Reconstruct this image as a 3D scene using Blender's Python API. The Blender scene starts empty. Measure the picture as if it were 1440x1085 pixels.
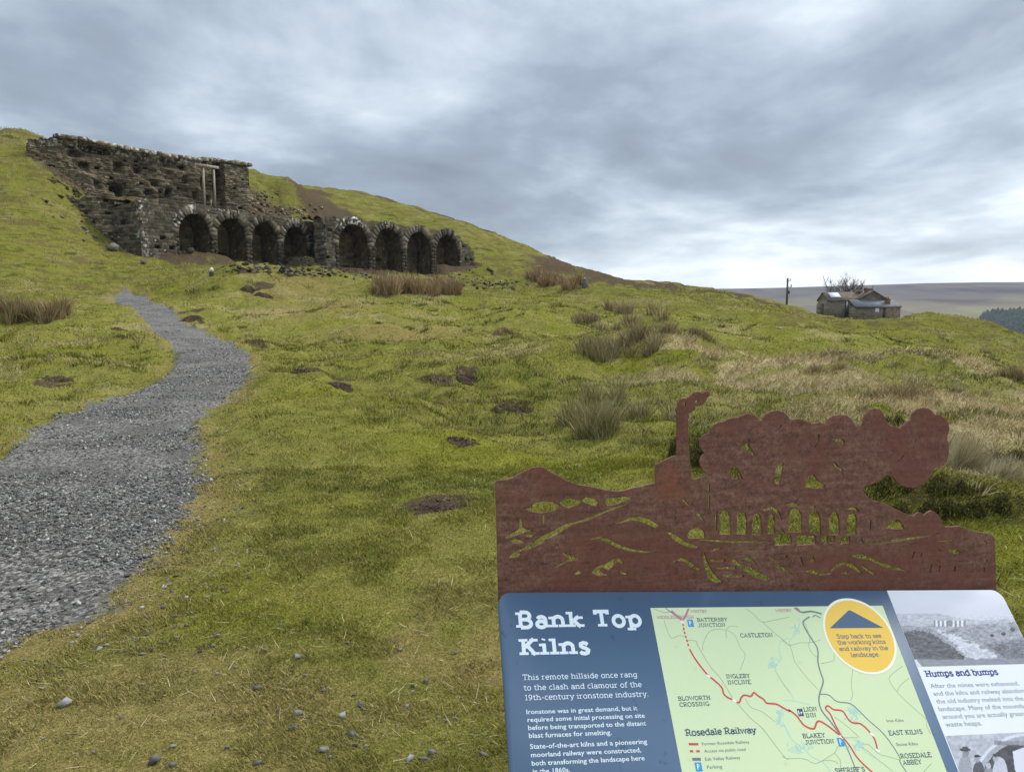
# Moorland hillside with ruined calcining kilns, a gravel path and an interpretation board.
import bpy, bmesh, math, random
import numpy as np
from mathutils import Vector, Matrix

random.seed(7)
rng = np.random.default_rng(11)
C = bpy.context.scene.collection
scene = bpy.context.scene
R = math.radians

# ------------------------------------------------------------------ camera
F_PX, CX, CY = 1050.0, 720.0, 542.5          # focal length and centre in photo pixels (1440 x 1085)
PITCH, CAM_H = R(6.1), 1.6
cam_d = bpy.data.cameras.new('camera')
cam_d.sensor_width = 36.0
cam_d.lens = 36.0 * F_PX / 1440.0
cam_d.clip_start, cam_d.clip_end = 0.05, 20000.0
cam = bpy.data.objects.new('camera', cam_d)
cam.location = (0, 0, CAM_H)
cam.rotation_euler = (R(90) - PITCH, 0, 0)
C.objects.link(cam)
scene.camera = cam

# ------------------------------------------------------------------ world, sun, exposure
SUN_EL, SUN_AZ = R(40), R(60)                 # azimuth measured from +Y towards +X
world = bpy.data.worlds.new('World'); scene.world = world
world.use_nodes = True
nt = world.node_tree; nt.nodes.clear()
def wn(t, **kw):
    n = nt.nodes.new(t)
    for k, v in kw.items(): setattr(n, k, v)
    return n
def wmath(op, a, b=None, c=None, clamp=False):
    n = nt.nodes.new('ShaderNodeMath'); n.operation = op; n.use_clamp = clamp
    for i, q in enumerate((a, b, c)):
        if q is None: continue
        if isinstance(q, (int, float)): n.inputs[i].default_value = q
        else: nt.links.new(q, n.inputs[i])
    return n.outputs[0]
out = wn('ShaderNodeOutputWorld')
sky = wn('ShaderNodeTexSky', sky_type='NISHITA'); sky.sun_disc = False
sky.sun_elevation = SUN_EL; sky.sun_rotation = SUN_AZ
bg_sky = wn('ShaderNodeBackground'); bg_sky.inputs['Strength'].default_value = 0.1
nt.links.new(sky.outputs[0], bg_sky.inputs[0])
tc = wn('ShaderNodeTexCoord')
sep = wn('ShaderNodeSeparateXYZ'); nt.links.new(tc.outputs['Generated'], sep.inputs[0])
sx, sy, sz = sep.outputs
zc = wmath('ADD', wmath('MAXIMUM', sz, 0.0), 0.17)
px_, py_ = wmath('DIVIDE', sx, zc), wmath('DIVIDE', sy, zc)     # the cloud layer as a flat sheet overhead
comb = wn('ShaderNodeCombineXYZ'); nt.links.new(px_, comb.inputs[0]); nt.links.new(py_, comb.inputs[1])
def cloud(scale, detail, rough, dist, rot, sc, off=(0, 0, 0)):
    mp = wn('ShaderNodeMapping'); nt.links.new(comb.outputs[0], mp.inputs[0])
    mp.inputs['Rotation'].default_value = (0, 0, rot); mp.inputs['Scale'].default_value = sc
    mp.inputs['Location'].default_value = off
    n = wn('ShaderNodeTexNoise'); nt.links.new(mp.outputs[0], n.inputs['Vector'])
    n.inputs['Scale'].default_value = scale; n.inputs['Detail'].default_value = detail
    n.inputs['Roughness'].default_value = rough; n.inputs['Distortion'].default_value = dist
    return n.outputs[0]
n_big = cloud(0.55, 1.5, 0.5, 0.5, R(-32), (1.0, 0.55, 1), (0.3, 4.4, 0))
n_mid = cloud(1.05, 8.0, 0.55, 0.25, R(-30), (1.0, 0.85, 1), (9.9, 9.1, 0))
n_fin = cloud(3.0, 8.0, 0.58, 0.2, R(-25), (1.0, 0.8, 1), (2.0, 0.3, 0))
mixn = wmath('ADD', wmath('ADD', wmath('MULTIPLY', n_big, 0.38), wmath('MULTIPLY', n_mid, 0.46)), wmath('MULTIPLY', n_fin, 0.16))
mixn = wmath('ADD', wmath('MULTIPLY', wmath('SUBTRACT', mixn, 0.5), 1.95), 0.505)
# lower part of the sky is lighter, most of all to the right over the valley
low = wmath('POWER', wmath('SUBTRACT', 1.0, wmath('MINIMUM', wmath('MULTIPLY', wmath('MAXIMUM', sz, 0.0), 4.6), 1.0)), 2.0)
right = wmath('ADD', wmath('MULTIPLY', sx, 0.9), 0.42, clamp=True)
calm = wmath('SUBTRACT', 1.0, wmath('MULTIPLY', low, 0.5))
mixn = wmath('ADD', wmath('MULTIPLY', wmath('SUBTRACT', mixn, 0.5), calm), 0.5)
val = wmath('ADD', mixn, wmath('MULTIPLY', wmath('MULTIPLY', low, right), 0.34))
ramp = wn('ShaderNodeValToRGB'); nt.links.new(val, ramp.inputs[0])
cr = ramp.color_ramp
cr.elements[0].position, cr.elements[0].color = 0.28, (0.142, 0.168, 0.208, 1)
cr.elements[1].position, cr.elements[1].color = 0.82, (0.70, 0.74, 0.77, 1)
e = cr.elements.new(0.45); e.color = (0.205, 0.243, 0.296, 1)
e = cr.elements.new(0.55); e.color = (0.285, 0.332, 0.392, 1)
e = cr.elements.new(0.66); e.color = (0.405, 0.458, 0.515, 1)
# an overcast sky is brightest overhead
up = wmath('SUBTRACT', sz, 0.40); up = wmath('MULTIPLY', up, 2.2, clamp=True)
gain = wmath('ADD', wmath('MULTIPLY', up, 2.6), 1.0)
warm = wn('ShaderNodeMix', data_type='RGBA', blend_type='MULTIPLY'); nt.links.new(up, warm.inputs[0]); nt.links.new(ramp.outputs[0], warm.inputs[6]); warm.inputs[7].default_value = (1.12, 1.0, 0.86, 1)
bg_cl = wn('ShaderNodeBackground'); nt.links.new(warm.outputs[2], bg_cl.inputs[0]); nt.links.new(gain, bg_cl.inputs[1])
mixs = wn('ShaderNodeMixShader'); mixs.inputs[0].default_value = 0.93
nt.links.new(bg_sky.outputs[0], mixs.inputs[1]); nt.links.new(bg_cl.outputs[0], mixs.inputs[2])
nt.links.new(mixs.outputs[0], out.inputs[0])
world.cycles.sampling_method = 'MANUAL'; world.cycles.sample_map_resolution = 512

sun_d = bpy.data.lights.new('sun', 'SUN'); sun_d.energy = 1.5; sun_d.angle = R(14); sun_d.color = (1.0, 0.93, 0.82)
sun = bpy.data.objects.new('sun', sun_d); C.objects.link(sun)
sdir = Vector((math.sin(SUN_AZ) * math.cos(SUN_EL), math.cos(SUN_AZ) * math.cos(SUN_EL), math.sin(SUN_EL)))
sun.rotation_euler = (-sdir).to_track_quat('-Z', 'Y').to_euler()

vs = scene.view_settings
vs.view_transform = 'Standard'; vs.look = 'None'; vs.gamma = 1.0; vs.exposure = 0.84; vs.use_curve_mapping = False
scene.cycles.max_bounces = 6; scene.cycles.diffuse_bounces = 3; scene.cycles.volume_bounces = 0
scene.cycles.use_adaptive_sampling = True; scene.cycles.adaptive_threshold = 0.01

# ------------------------------------------------------------------ helpers
CP, SP = math.cos(PITCH), math.sin(PITCH)
def ray(px, py):
    xc, yc = (px - CX) / F_PX, -(py - CY) / F_PX
    return np.array((xc, CP + yc * SP, -SP + yc * CP))
def at(px, py, Y):                             # the point a distance Y ahead along a sight line of the photo
    d = ray(px, py); return np.array((0, 0, CAM_H)) + d * (Y / d[1])

def tag(o, label=None, cat=None, group=None, kind=None):
    if label: o['label'] = label
    if cat: o['category'] = cat
    if group: o['group'] = group
    if kind: o['kind'] = kind
    return o
def empty(name, loc=(0, 0, 0)):
    o = bpy.data.objects.new(name, None); o.location = loc; o.empty_display_size = 0.2
    C.objects.link(o); return o
def hashf(ix, iy, seed=0):
    h = (ix.astype(np.int64) * 374761393 + iy.astype(np.int64) * 668265263 + seed * 1442695041) & 0xFFFFFFFF
    h = ((h ^ (h >> 13)) * 1274126177) & 0xFFFFFFFF
    h = (h ^ (h >> 16)) & 0xFFFFFFFF
    h = (h * 2246822519) & 0xFFFFFFFF
    return ((h ^ (h >> 15)) & 0xFFFFFF) / float(0xFFFFFF)
def vnoise(x, y, seed=0):
    x = np.asarray(x, float); y = np.asarray(y, float)
    ix, iy = np.floor(x), np.floor(y); fx, fy = x - ix, y - iy
    fx = fx * fx * fx * (fx * (fx * 6 - 15) + 10); fy = fy * fy * fy * (fy * (fy * 6 - 15) + 10)
    a, b = hashf(ix, iy, seed), hashf(ix + 1, iy, seed)
    c, d = hashf(ix, iy + 1, seed), hashf(ix + 1, iy + 1, seed)
    return (a + (b - a) * fx) * (1 - fy) + (c + (d - c) * fx) * fy
def fbm(x, y, octv=4, seed=0, gain=0.5):
    s, amp, tot = 0, 1.0, 0
    x = np.asarray(x, float); y = np.asarray(y, float)
    for k in range(octv):
        xr, yr = x * 0.8 - y * 0.6, x * 0.6 + y * 0.8
        s = s + amp * vnoise(x, y, seed + k * 17); tot += amp; amp *= gain
        x, y = xr * 2.03 + 3.7, yr * 2.03 + 1.3
    return s / tot
def sstep(a, b, x):
    t = np.clip((np.asarray(x, float) - a) / (b - a), 0, 1); return t * t * (3 - 2 * t)

def make_mesh(name, V, faces, mat=None, parent=None, attrs=None, smooth=False, loc=None):
    """V (n,3); faces: one int array (m,k) or a list of such arrays (k may differ)"""
    if isinstance(faces, np.ndarray): faces = [faces]
    faces = [np.asarray(f, np.int32) for f in faces if len(f)]
    V = np.asarray(V, np.float32)
    me = bpy.data.meshes.new(name)
    me.vertices.add(len(V)); me.vertices.foreach_set('co', V.ravel())
    li = np.concatenate([f.ravel() for f in faces])
    tot = np.concatenate([np.full(len(f), f.shape[1], np.int32) for f in faces])
    st = np.concatenate(([0], np.cumsum(tot)[:-1])).astype(np.int32)
    me.loops.add(len(li)); me.loops.foreach_set('vertex_index', li)
    me.polygons.add(len(tot)); me.polygons.foreach_set('loop_start', st)
    try: me.polygons.foreach_set('loop_total', tot)
    except Exception: pass
    if smooth: me.polygons.foreach_set('use_smooth', np.ones(len(tot), bool))
    for k, a in (attrs or {}).items():
        a = np.asarray(a, np.float32)
        if a.ndim == 2:
            at_ = me.attributes.new(k, 'FLOAT_COLOR', 'POINT')
            if a.shape[1] == 3: a = np.hstack([a, np.ones((len(a), 1), np.float32)])
            at_.data.foreach_set('color', np.ascontiguousarray(a).ravel())
        else:
            at_ = me.attributes.new(k, 'FLOAT', 'POINT'); at_.data.foreach_set('value', a)
    me.update(calc_edges=True); me.validate()
    if mat: me.materials.append(mat)
    o = bpy.data.objects.new(name, me); C.objects.link(o)
    if parent is not None: o.parent = parent
    if loc is not None: o.location = loc
    return o

class MB:
    """collects shapes that become one mesh"""
    def __init__(s): s.v, s.f, s.n, s.t = [], {}, 0, []
    def add(s, V, faces, tone=0.5):
        V = np.asarray(V, float)
        if isinstance(faces, np.ndarray): faces = [faces]
        for f in faces:
            f = np.asarray(f, np.int32)
            if len(f): s.f.setdefault(f.shape[1], []).append(f + s.n)
        s.v.append(V); s.n += len(V)
        s.t.append(np.full(len(V), tone) if np.isscalar(tone) else np.asarray(tone, float))
    def box(s, a, b, tone=0.5, M=None):
        (x0, y0, z0), (x1, y1, z1) = a, b
        V = np.array([(x0,y0,z0),(x1,y0,z0),(x1,y1,z0),(x0,y1,z0),(x0,y0,z1),(x1,y0,z1),(x1,y1,z1),(x0,y1,z1)], float)
        if M is not None: V = V @ np.asarray(M)[:3, :3].T + np.asarray(M)[:3, 3]
        s.add(V, np.array([(0,3,2,1),(4,5,6,7),(0,1,5,4),(1,2,6,5),(2,3,7,6),(3,0,4,7)]), tone)
    def hexa(s, V, tone=0.5):                 # 8 corners, ordered like box
        s.add(V, np.array([(0,3,2,1),(4,5,6,7),(0,1,5,4),(1,2,6,5),(2,3,7,6),(3,0,4,7)]), tone)
    def tube(s, pts, rad, n=6, tone=0.5, cap=True):
        pts = [np.asarray(p, float) for p in pts]
        rad = rad if hasattr(rad, '__len__') else [rad] * len(pts)
        V = []
        for i, p in enumerate(pts):
            d = pts[min(i + 1, len(pts) - 1)] - pts[max(i - 1, 0)]; d = d / (np.linalg.norm(d) + 1e-9)
            a = np.cross(d, (0, 0, 1) if abs(d[2]) < 0.9 else (1, 0, 0)); a /= np.linalg.norm(a); b = np.cross(d, a)
            for k in range(n):
                w = 2 * math.pi * k / n; V.append(p + (a * math.cos(w) + b * math.sin(w)) * rad[i])
        F = [(i*n+k, i*n+(k+1) % n, (i+1)*n+(k+1) % n, (i+1)*n+k) for i in range(len(pts)-1) for k in range(n)]
        s.add(V, np.array(F), tone)
        if cap:
            m = len(pts) - 1
            s.f.setdefault(n, []).append(np.array([[s.n - n + k for k in range(n)], [s.n - len(V) + n - 1 - k for k in range(n)]], np.int32))
    def build(s, name, mat, parent=None, smooth=False, extra=None):
        V = np.concatenate(s.v); a = {'tone': np.concatenate(s.t)}
        if extra: a.update(extra)
        return make_mesh(name, V, [np.concatenate(x) for x in s.f.values()], mat, parent, a, smooth)

# ---- materials
def new_mat(name, rough=0.9, spec=0.2):
    m = bpy.data.materials.new(name); m.use_nodes = True
    b = m.node_tree.nodes['Principled BSDF']
    b.inputs['Roughness'].default_value = rough; b.inputs['Specular IOR Level'].default_value = spec
    return m, m.node_tree, b
class NT:
    def __init__(s, t): s.t = t
    def n(s, t, **kw):
        q = s.t.nodes.new(t)
        for k, v in kw.items(): setattr(q, k, v)
        return q
    def link(s, a, b): s.t.links.new(a, b)
    def attr(s, name, col=False):
        q = s.n('ShaderNodeAttribute'); q.attribute_name = name
        return q.outputs['Color' if col else 'Fac']
    def noise(s, scale, detail=4, rough=0.55, vec=None, dist=0.0, col=False):
        q = s.n('ShaderNodeTexNoise')
        q.inputs['Scale'].default_value = scale; q.inputs['Detail'].default_value = detail
        q.inputs['Roughness'].default_value = rough; q.inputs['Distortion'].default_value = dist
        if vec is None: vec = s.pos()
        s.link(vec, q.inputs['Vector'])
        return q.outputs['Color' if col else 0]
    def pos(s):
        if not hasattr(s, '_p'): s._p = s.n('ShaderNodeNewGeometry')
        return s._p.outputs['Position']
    def obj(s):
        if not hasattr(s, '_o'): s._o = s.n('ShaderNodeTexCoord')
        return s._o.outputs['Object']
    def math(s, op, a, b=None, clamp=False):
        q = s.n('ShaderNodeMath', operation=op, use_clamp=clamp)
        for i, v in enumerate((a, b)):
            if v is None: continue
            if isinstance(v, (int, float)): q.inputs[i].default_value = v
            else: s.link(v, q.inputs[i])
        return q.outputs[0]
    def smooth(s, v, a, b):
        q = s.n('ShaderNodeMapRange', interpolation_type='SMOOTHSTEP')
        s.link(v, q.inputs[0]); q.inputs[1].default_value = a; q.inputs[2].default_value = b
        return q.outputs[0]
    def ramp(s, v, stops):
        q = s.n('ShaderNodeValToRGB'); s.link(v, q.inputs[0]); e = q.color_ramp.elements
        while len(e) < len(stops): e.new(0.5)
        for i, (p, c) in enumerate(stops): e[i].position = p; e[i].color = (*c, 1)
        return q.outputs[0]
    def mix(s, f, a, b, mode='MIX'):
        q = s.n('ShaderNodeMix', data_type='RGBA', blend_type=mode)
        for i, v in ((0, f), (6, a), (7, b)):
            if isinstance(v, (int, float)): q.inputs[i].default_value = v
            elif isinstance(v, tuple): q.inputs[i].default_value = (*v, 1)
            else: s.link(v, q.inputs[i])
        return q.outputs[2]
    def bump(s, h, strength, dist, bsdf):
        q = s.n('ShaderNodeBump'); q.inputs['Strength'].default_value = strength; q.inputs['Distance'].default_value = dist
        s.link(h, q.inputs['Height']); s.link(q.outputs[0], bsdf.inputs['Normal'])
# ------------------------------------------------------------------ lie of the land
def facade(p0, Y0, p1, Y1, py=350):
    a, b = at(p0, py, Y0)[:2], at(p1, py, Y1)[:2]
    d = (b - a) / np.linalg.norm(b - a); n = np.array((d[1], -d[0]))       # n points out of the hill
    return a, d, n
def t_of(fr, px):                              # where a sight line meets a facade line
    a, d, n = fr; k = (px - CX) / F_PX
    r0 = ray(px, 430); r = r0[:2] / r0[1]
    # a + t d = lam r
    M = np.array([[d[0], -r[0]], [d[1], -r[1]]]); return float(np.linalg.solve(M, -a)[0])
KA = facade(279, 85.0, 419, 98.6)
KB = facade(499, 100.5, 630, 115.3)
UW = facade(100, 83.0, 350, 99.0)
def pt2(fr, t, s=0.0): a, d, n = fr; return a + d * t - n * s             # s metres into the hill

CTRL = []
def cp(px, py, Y): p = at(px, py, Y); CTRL.append((p[0], p[1], p[2]))
def cw(x, y, z): CTRL.append((x, y, z))
for a_ in (-160, -120, -90, -60, -30, 0, 30, 60, 90, 120, 160):
    for r_ in (0.4, 1.2, 2.6): cw(math.sin(R(a_)) * r_, math.cos(R(a_)) * r_, 0.0)
for a_ in (-150, -110, -75): cw(math.sin(R(a_)) * 12, math.cos(R(a_)) * 12, 0.2); cw(math.sin(R(a_)) * 60, math.cos(R(a_)) * 60, 9)
for a_ in (70, 110, 150): cw(math.sin(R(a_)) * 12, math.cos(R(a_)) * 12, -0.6); cw(math.sin(R(a_)) * 60, math.cos(R(a_)) * 60, -16)
for q in [(0,900,3.7),(300,900,3.6),(650,900,3.6),(0,760,5.2),(300,760,5.1),(650,760,5.0),(1400,800,4.9),(1000,760,5.2),
          (0,650,7.7),(300,650,7.6),(600,650,7.7),(640,620,8.9),(560,640,8.0),(-200,650,7.7),
          (0,600,9.9),(300,590,10.3),(600,600,9.9),(800,640,8.3),(850,600,9.9),(960,640,7.6),(1200,640,8.0),(1400,680,6.6),(1440,600,9.6),(1250,590,11),
          (0,560,13),(-200,560,13),(250,545,14.5),(500,550,13.6),(700,570,12.3),(800,560,13.2),(950,560,13.5),(1120,550,15),(1300,550,16.5),(1440,545,18),
          (0,500,22),(-250,500,22),(250,500,22.3),(450,505,22),(650,510,20.5),(760,500,23),(870,494,21),(940,500,20.5),(1010,510,20),(870,530,17),(1000,540,17),
          (1100,515,25),(1200,525,25),(1300,530,24),(1440,530,24),
          (0,470,32),(200,470,31),(400,468,33),(550,470,33),(700,470,34),(850,475,31),(1000,475,35),(1150,480,38),(1300,485,42),(1420,510,37),
          (0,440,44),(130,440,44),(180,430,48),(300,440,44),(430,425,47),(600,440,45),(750,440,47),(900,440,52),(1050,455,52),
          (155,420,55),(240,418,54),(178,421,56),(300,395,60),(400,392,61),(500,392,63),(600,407,62),(700,415,62),(800,420,62),(950,430,64),(1050,440,66),
          (1150,455,66),(1220,454,72),(1300,433,80),(1365,439,79),(1400,454,76),(1420,465,74),(1440,479,72),(1470,500,68),(1500,520,66),
          (100,405,60),(0,415,52),(0,395,57),(-200,400,54),(100,380,66),(50,350,66),(0,350,62),(0,300,69),(50,300,72),(0,240,77),(0,182,87),(45,188,87),
          (-200,260,70),(-200,170,84),(-500,150,80),(90,300,76),(150,360,74),(200,372,74),(230,380,71),
          (45,196,83),(75,238,81.5),(112,285,81),(150,332,81),(185,352,80),
          (250,361,83),(310,370,84),(350,385,80),(420,385,82),(470,378,97),(520,388,99),(570,394,101),(610,394,106),(660,381,114),
          (690,392,108),(740,407,84),(780,405,95),(820,403,98),(760,385,116),(720,375,121),(685,365,122),(740,355,130),
          (700,340,138),(640,315,134),(570,305,131),(500,288,129),(440,270,128),(390,255,122),(430,300,114),(380,285,112),
          (355,242,116),(440,262,138),(520,275,143),(600,296,148),(680,321,153),(740,346,156),(790,371,159),(815,386,160),
          (850,392,142),(940,400,136),(1020,409,131),(1090,421,120),(1145,434,112),(1165,437,106),(1190,440,100),(1215,443,96),(1262,441,92),
          (830,402,105),(900,410,95),(1000,418,92),(960,404,118)]: cp(*q)
for x, y, z in [(-60,92,20.3),(-50,100,20.2),(-40,108,20.2),(-34,116,21),(-60,120,22),(-40,150,24),(0,175,14),(-70,200,24),(-20,220,18),(60,230,-3),(30,200,2),(90,200,-2.5),(100,212,-2.5),(70,190,-3),
                (120,150,-14),(95,110,-12),(70,85,-5),(150,300,-30),(0,300,6),(-150,300,24),(250,330,-55),(60,420,-22),(-100,420,18),(200,420,-55),(-300,300,25),(-150,150,26),(-100,90,24),(80,40,-16)]: cw(x, y, z)
CT = np.array(CTRL)
def warp(x, y): r = np.hypot(x, y); return np.arctan2(x, y) * 1.5, np.log(np.maximum(r, 0.3))
ctu, ctv = warp(CT[:, 0], CT[:, 1])
def kern(r2): return 0.5 * r2 * np.log(np.maximum(r2, 1e-12))
_n = len(CT)
_K = kern((ctu[:, None] - ctu) ** 2 + (ctv[:, None] - ctv) ** 2) + np.eye(_n) * 0.0006
_P = np.stack([np.ones(_n), ctu, ctv], 1)
_A = np.block([[_K, _P], [_P.T, np.zeros((3, 3))]])
_W = np.linalg.solve(_A, np.concatenate([CT[:, 2], np.zeros(3)]))
def tps(x, y):
    u, v = warp(x, y); o = np.empty(u.shape); uf, vf, of = u.ravel(), v.ravel(), o.reshape(-1)
    for i in range(0, len(uf), 40000):
        a, b = uf[i:i+40000, None], vf[i:i+40000, None]
        of[i:i+40000] = kern((a - ctu) ** 2 + (b - ctv) ** 2) @ _W[:_n] + _W[_n] + a[:, 0] * _W[_n+1] + b[:, 0] * _W[_n+2]
    return of.reshape(u.shape)
def st(fr, x, y):
    a, d, n = fr; rx, ry = x - a[0], y - a[1]
    return rx * d[0] + ry * d[1], -(rx * n[0] + ry * n[1])
FLOOR_A = lambda t: np.interp(t, [-7, -2, 0, 1.8, 3.4, 7, 10, 13.5, 15.5, 17.5, 20], [7.4, 8.2, 8.0, 7.6, 6.7, 6.5, 6.2, 6.4, 7.7, 7.5, 6.6])
FLOOR_B = lambda t: np.interp(t, [-4, -1.5, 0, 2.2, 4, 8, 12, 15, 16.5, 19, 24], [6.8, 7.9, 7.6, 6.6, 6.1, 6.0, 5.9, 6.4, 7.9, 7.7, 7.6])
LEDGE = 13.1
TA0, TA1 = t_of(KA, 203), t_of(KA, 453)
TB0, TB1 = t_of(KB, 461), t_of(KB, 667)
def base_height(x, y):
    z = tps(x, y)
    t, s = st(KA, x, y)
    e = FLOOR_A(t) + np.maximum(0, s - 3.4) * 5 + np.maximum(0, TA0 + 1.0 - t) * 3 + np.maximum(0, t - TA1 - 1) * 4 + np.maximum(0, -s - 7) * 5
    z = np.minimum(z, e)
    t, s = st(KB, x, y)
    e = FLOOR_B(t) + np.maximum(0, s - 3.4) * 5 + np.maximum(0, TB0 - t) * 4 + np.maximum(0, t - TB1 + 1.0) * 1.5 + np.maximum(0, -s - 7) * 5
    z = np.minimum(z, e)
    t, s = st(UW, x, y)
    e = LEDGE + np.maximum(0, s - 0.5) * 6 + np.maximum(0, 3.6 - t) * 1.05 + np.maximum(0, t - 22) * 1.2
    ta, sa = st(KA, x, y)
    e = e + np.maximum(0, 3.0 - sa) * 50
    return np.minimum(z, e)
LOWER = [(at(330,415,53), .8, 4.5), (at(390,405,58), .7, 5), (at(285,412,56), .5, 4), (at(450,400,60), .45, 5), (at(1450,474,73), -1.7, 6), (at(1150,500,28),-.3,3),(at(1280,510,27),-.3,3),(at(1400,520,25),-.3,3), (at(1120,530,17.5),.25,1.8),(at(1200,540,16.5),.25,2),(at(1300,548,16),.25,2),(at(1400,552,16),.25,2), (at(1228,443,97), -2.2, 11), (at(1228,446,82), -0.9, 8), (at(1175,441,92), -0.5, 7), (at(1185,441,104), -0.9, 7), (at(1235,448,74), -0.9, 8), (at(1345,440,82), .35, 5), (at(1215,443,120), -1.5, 14)]
BUMPS = LOWER + [(at(920,498,20.5),.22,1.6),(at(985,503,20),.2,1.5),(at(1060,520,19),.15,1.4),(at(930,500,25),-.25,2.5),(at(1050,505,26),-.25,3),(at(690,520,17),.15,1.3),(at(590,575,11.5),.10,1.1),(at(950,545,13),.12,1.2),(at(1060,560,12.5),.14,1.2),(at(1180,575,11.5),.14,1.3),(at(1330,620,8.6),.2,1.0),(at(1260,700,6.5),.10,.6),(at(1390,735,6.0),.12,.7),(at(320,505,23),.2,1.5),(at(130,490,25),.3,2.2),(at(20,450,38),.4,3),(at(735,455,40), .35, 2.5), (at(560,462,36), .4, 3.5), (at(470,455,38), .4, 3), (at(640,480,27), .25, 2.2), (at(520,505,21), .2, 1.6), (at(760,520,18), .2, 1.5), (at(430,560,13), .10, 1.2), (at(930,455,46), .5, 3), (at(1040,445,60), .6, 4), (at(1120,470,42), .4, 3), (at(1240,465,52), .5, 4), (at(1330,470,48), .4, 3),
         (at(870,500,21), 0.25, 2.2), (at(1000,515,20), 0.18, 1.8), (at(650,628,8.6), 0.13, 0.9), (at(590,640,8.2), 0.08, 0.8), (at(350,420,50), 0.5, 4), (at(250,440,44), 0.4, 4),
         (at(40,480,28), 0.35, 2.2), (at(820,425,70), 0.5, 4), (at(900,432,66), 0.6, 5)]
def H(x, y):
    x = np.asarray(x, float); y = np.asarray(y, float)
    z = base_height(x, y); r = np.hypot(x, y)
    near = sstep(2.5, 14, r)
    pm = 1 - 0.8 * PATHM(x, y)
    for p, h, w in BUMPS:
        z = z + h * np.exp(-((x - p[0]) ** 2 + (y - p[1]) ** 2) / (w * w))
    big = sstep(7, 40, r) * (1 - sstep(200, 320, r) * 0.5)
    n1 = fbm(x / 7.5, y / 7.5, 3, 5) - 0.5
    n2 = fbm(x / 2.1, y / 2.1, 3, 9) - 0.5
    n3 = fbm(x / 0.55, y / 0.55, 3, 21) - 0.5
    n4 = np.abs(fbm(x / 0.8 + y / 3.0, y / 1.6, 3, 33) - 0.5)
    z = z + (n1 * 1.15 * big + n2 * (0.10 + 0.64 * near) * (0.35 + 0.65 * near) + n3 * (0.03 + 0.19 * near)) * pm + 0.12 * near * n4 * pm
    # small terraces, as grazing animals tread them into a slope
    ter = sstep(55, 80, r) * 0.26
    z = z + ter * 2.6 * (fbm(z * 1.5 + x / 40, (x + y) / 9.0, 3, 61) - 0.5)
    return z
PATHM = lambda x, y: 0 * x
def ground_at(px, py, fn=None):
    d = ray(px, py); lo = 1.5; Y = np.concatenate([np.arange(1.5, 30, 0.05), np.arange(30, 170, 0.25)])
    P = np.array((0, 0, CAM_H))[None] + d[None] * (Y / d[1])[:, None]
    h = (fn or base_height)(P[:, 0], P[:, 1]); below = np.nonzero(P[:, 2] <= h)[0]
    if not len(below): return None
    i = below[0]
    if i == 0: return P[0]
    g0, g1 = P[i-1, 2] - h[i-1], P[i, 2] - h[i]; k = g0 / (g0 - g1)
    return P[i-1] + (P[i] - P[i-1]) * k

# ---- path outline, walked along both edges
RIGHT_EDGE = [(-330,985),(-60,942),(0,925),(60,893),(130,876),(165,838),(228,800),(205,772),(265,722),(290,665),(273,628),(272,600),(302,573),(345,540),(356,515),(350,500),(330,487),(300,472),(262,455),(235,440),(212,428),(198,419)]
LEFT_EDGE = [(152,419),(165,427),(188,445),(207,457),(227,480),(250,499),(247,510),(228,530),(192,545),(165,560),(120,575),(75,590),(35,606),(3,640),(-60,665),(-330,700)]
poly = [ground_at(px, py) for px, py in RIGHT_EDGE] + [at(177,414,62)] + [ground_at(px, py) for px, py in LEFT_EDGE]
PATH_POLY = np.array([p[:2] for p in poly if p is not None])
def poly_sd(poly, x, y):                       # signed distance, positive inside
    x = np.asarray(x, float); y = np.asarray(y, float)
    d2 = np.full(x.shape, 1e9); ins = np.zeros(x.shape, bool)
    for i in range(len(poly)):
        (ax, ay), (bx, by) = poly[i-1], poly[i]
        ex, ey = bx - ax, by - ay; L = ex * ex + ey * ey + 1e-12
        k = np.clip(((x - ax) * ex + (y - ay) * ey) / L, 0, 1)
        d2 = np.minimum(d2, (x - ax - k * ex) ** 2 + (y - ay - k * ey) ** 2)
        c = (ay > y) != (by > y)
        with np.errstate(divide='ignore', invalid='ignore'):
            ins ^= c & (x < ex * (y - ay) / (ey + 1e-12) + ax)
    return np.where(ins, 1, -1) * np.sqrt(d2)
def path_sd(x, y):
    return poly_sd(PATH_POLY, x, y) + (fbm(x / 0.45, y / 0.45, 4, 71, 0.65) - 0.5) * 0.55
def PATHM(x, y): return sstep(-0.10, 0.10, poly_sd(PATH_POLY, x, y))

def blob(x, y, lst):                           # soft patches given as (centre, radius x, radius y, rotation)
    m = np.zeros(np.shape(x))
    for c, rx, ry in lst:
        m = np.maximum(m, np.exp(-(((x - c[0]) / rx) ** 2 + ((y - c[1]) / ry) ** 2) ** 1.5))
    return m
def gp(px, py): return ground_at(px, py)
STRAW_AREAS = [(gp(1100,540),3.5,3.5),(gp(1230,565),3,2.6),(gp(1380,575),4,3),(gp(1010,520),2.6,2.6),(gp(930,497),2.0,1.2),(gp(1400,550),6,3),(gp(1440,640),1.8,1.6),(gp(1300,600),2.2,1.5)]
DRY_AREAS = [(gp(440,440),5,7),(gp(420,410),4,6),(gp(560,470),4,4),(gp(120,830),0.6,0.5),(gp(60,1000),1.5,0.6),(gp(250,1000),1.2,.5)]
HEATH_AREAS = [(gp(1290,700),0.9,.8),(gp(1240,545),2.4,1.2),(gp(975,620),0.45,0.5),(gp(1380,720),0.6,.6)]
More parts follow.
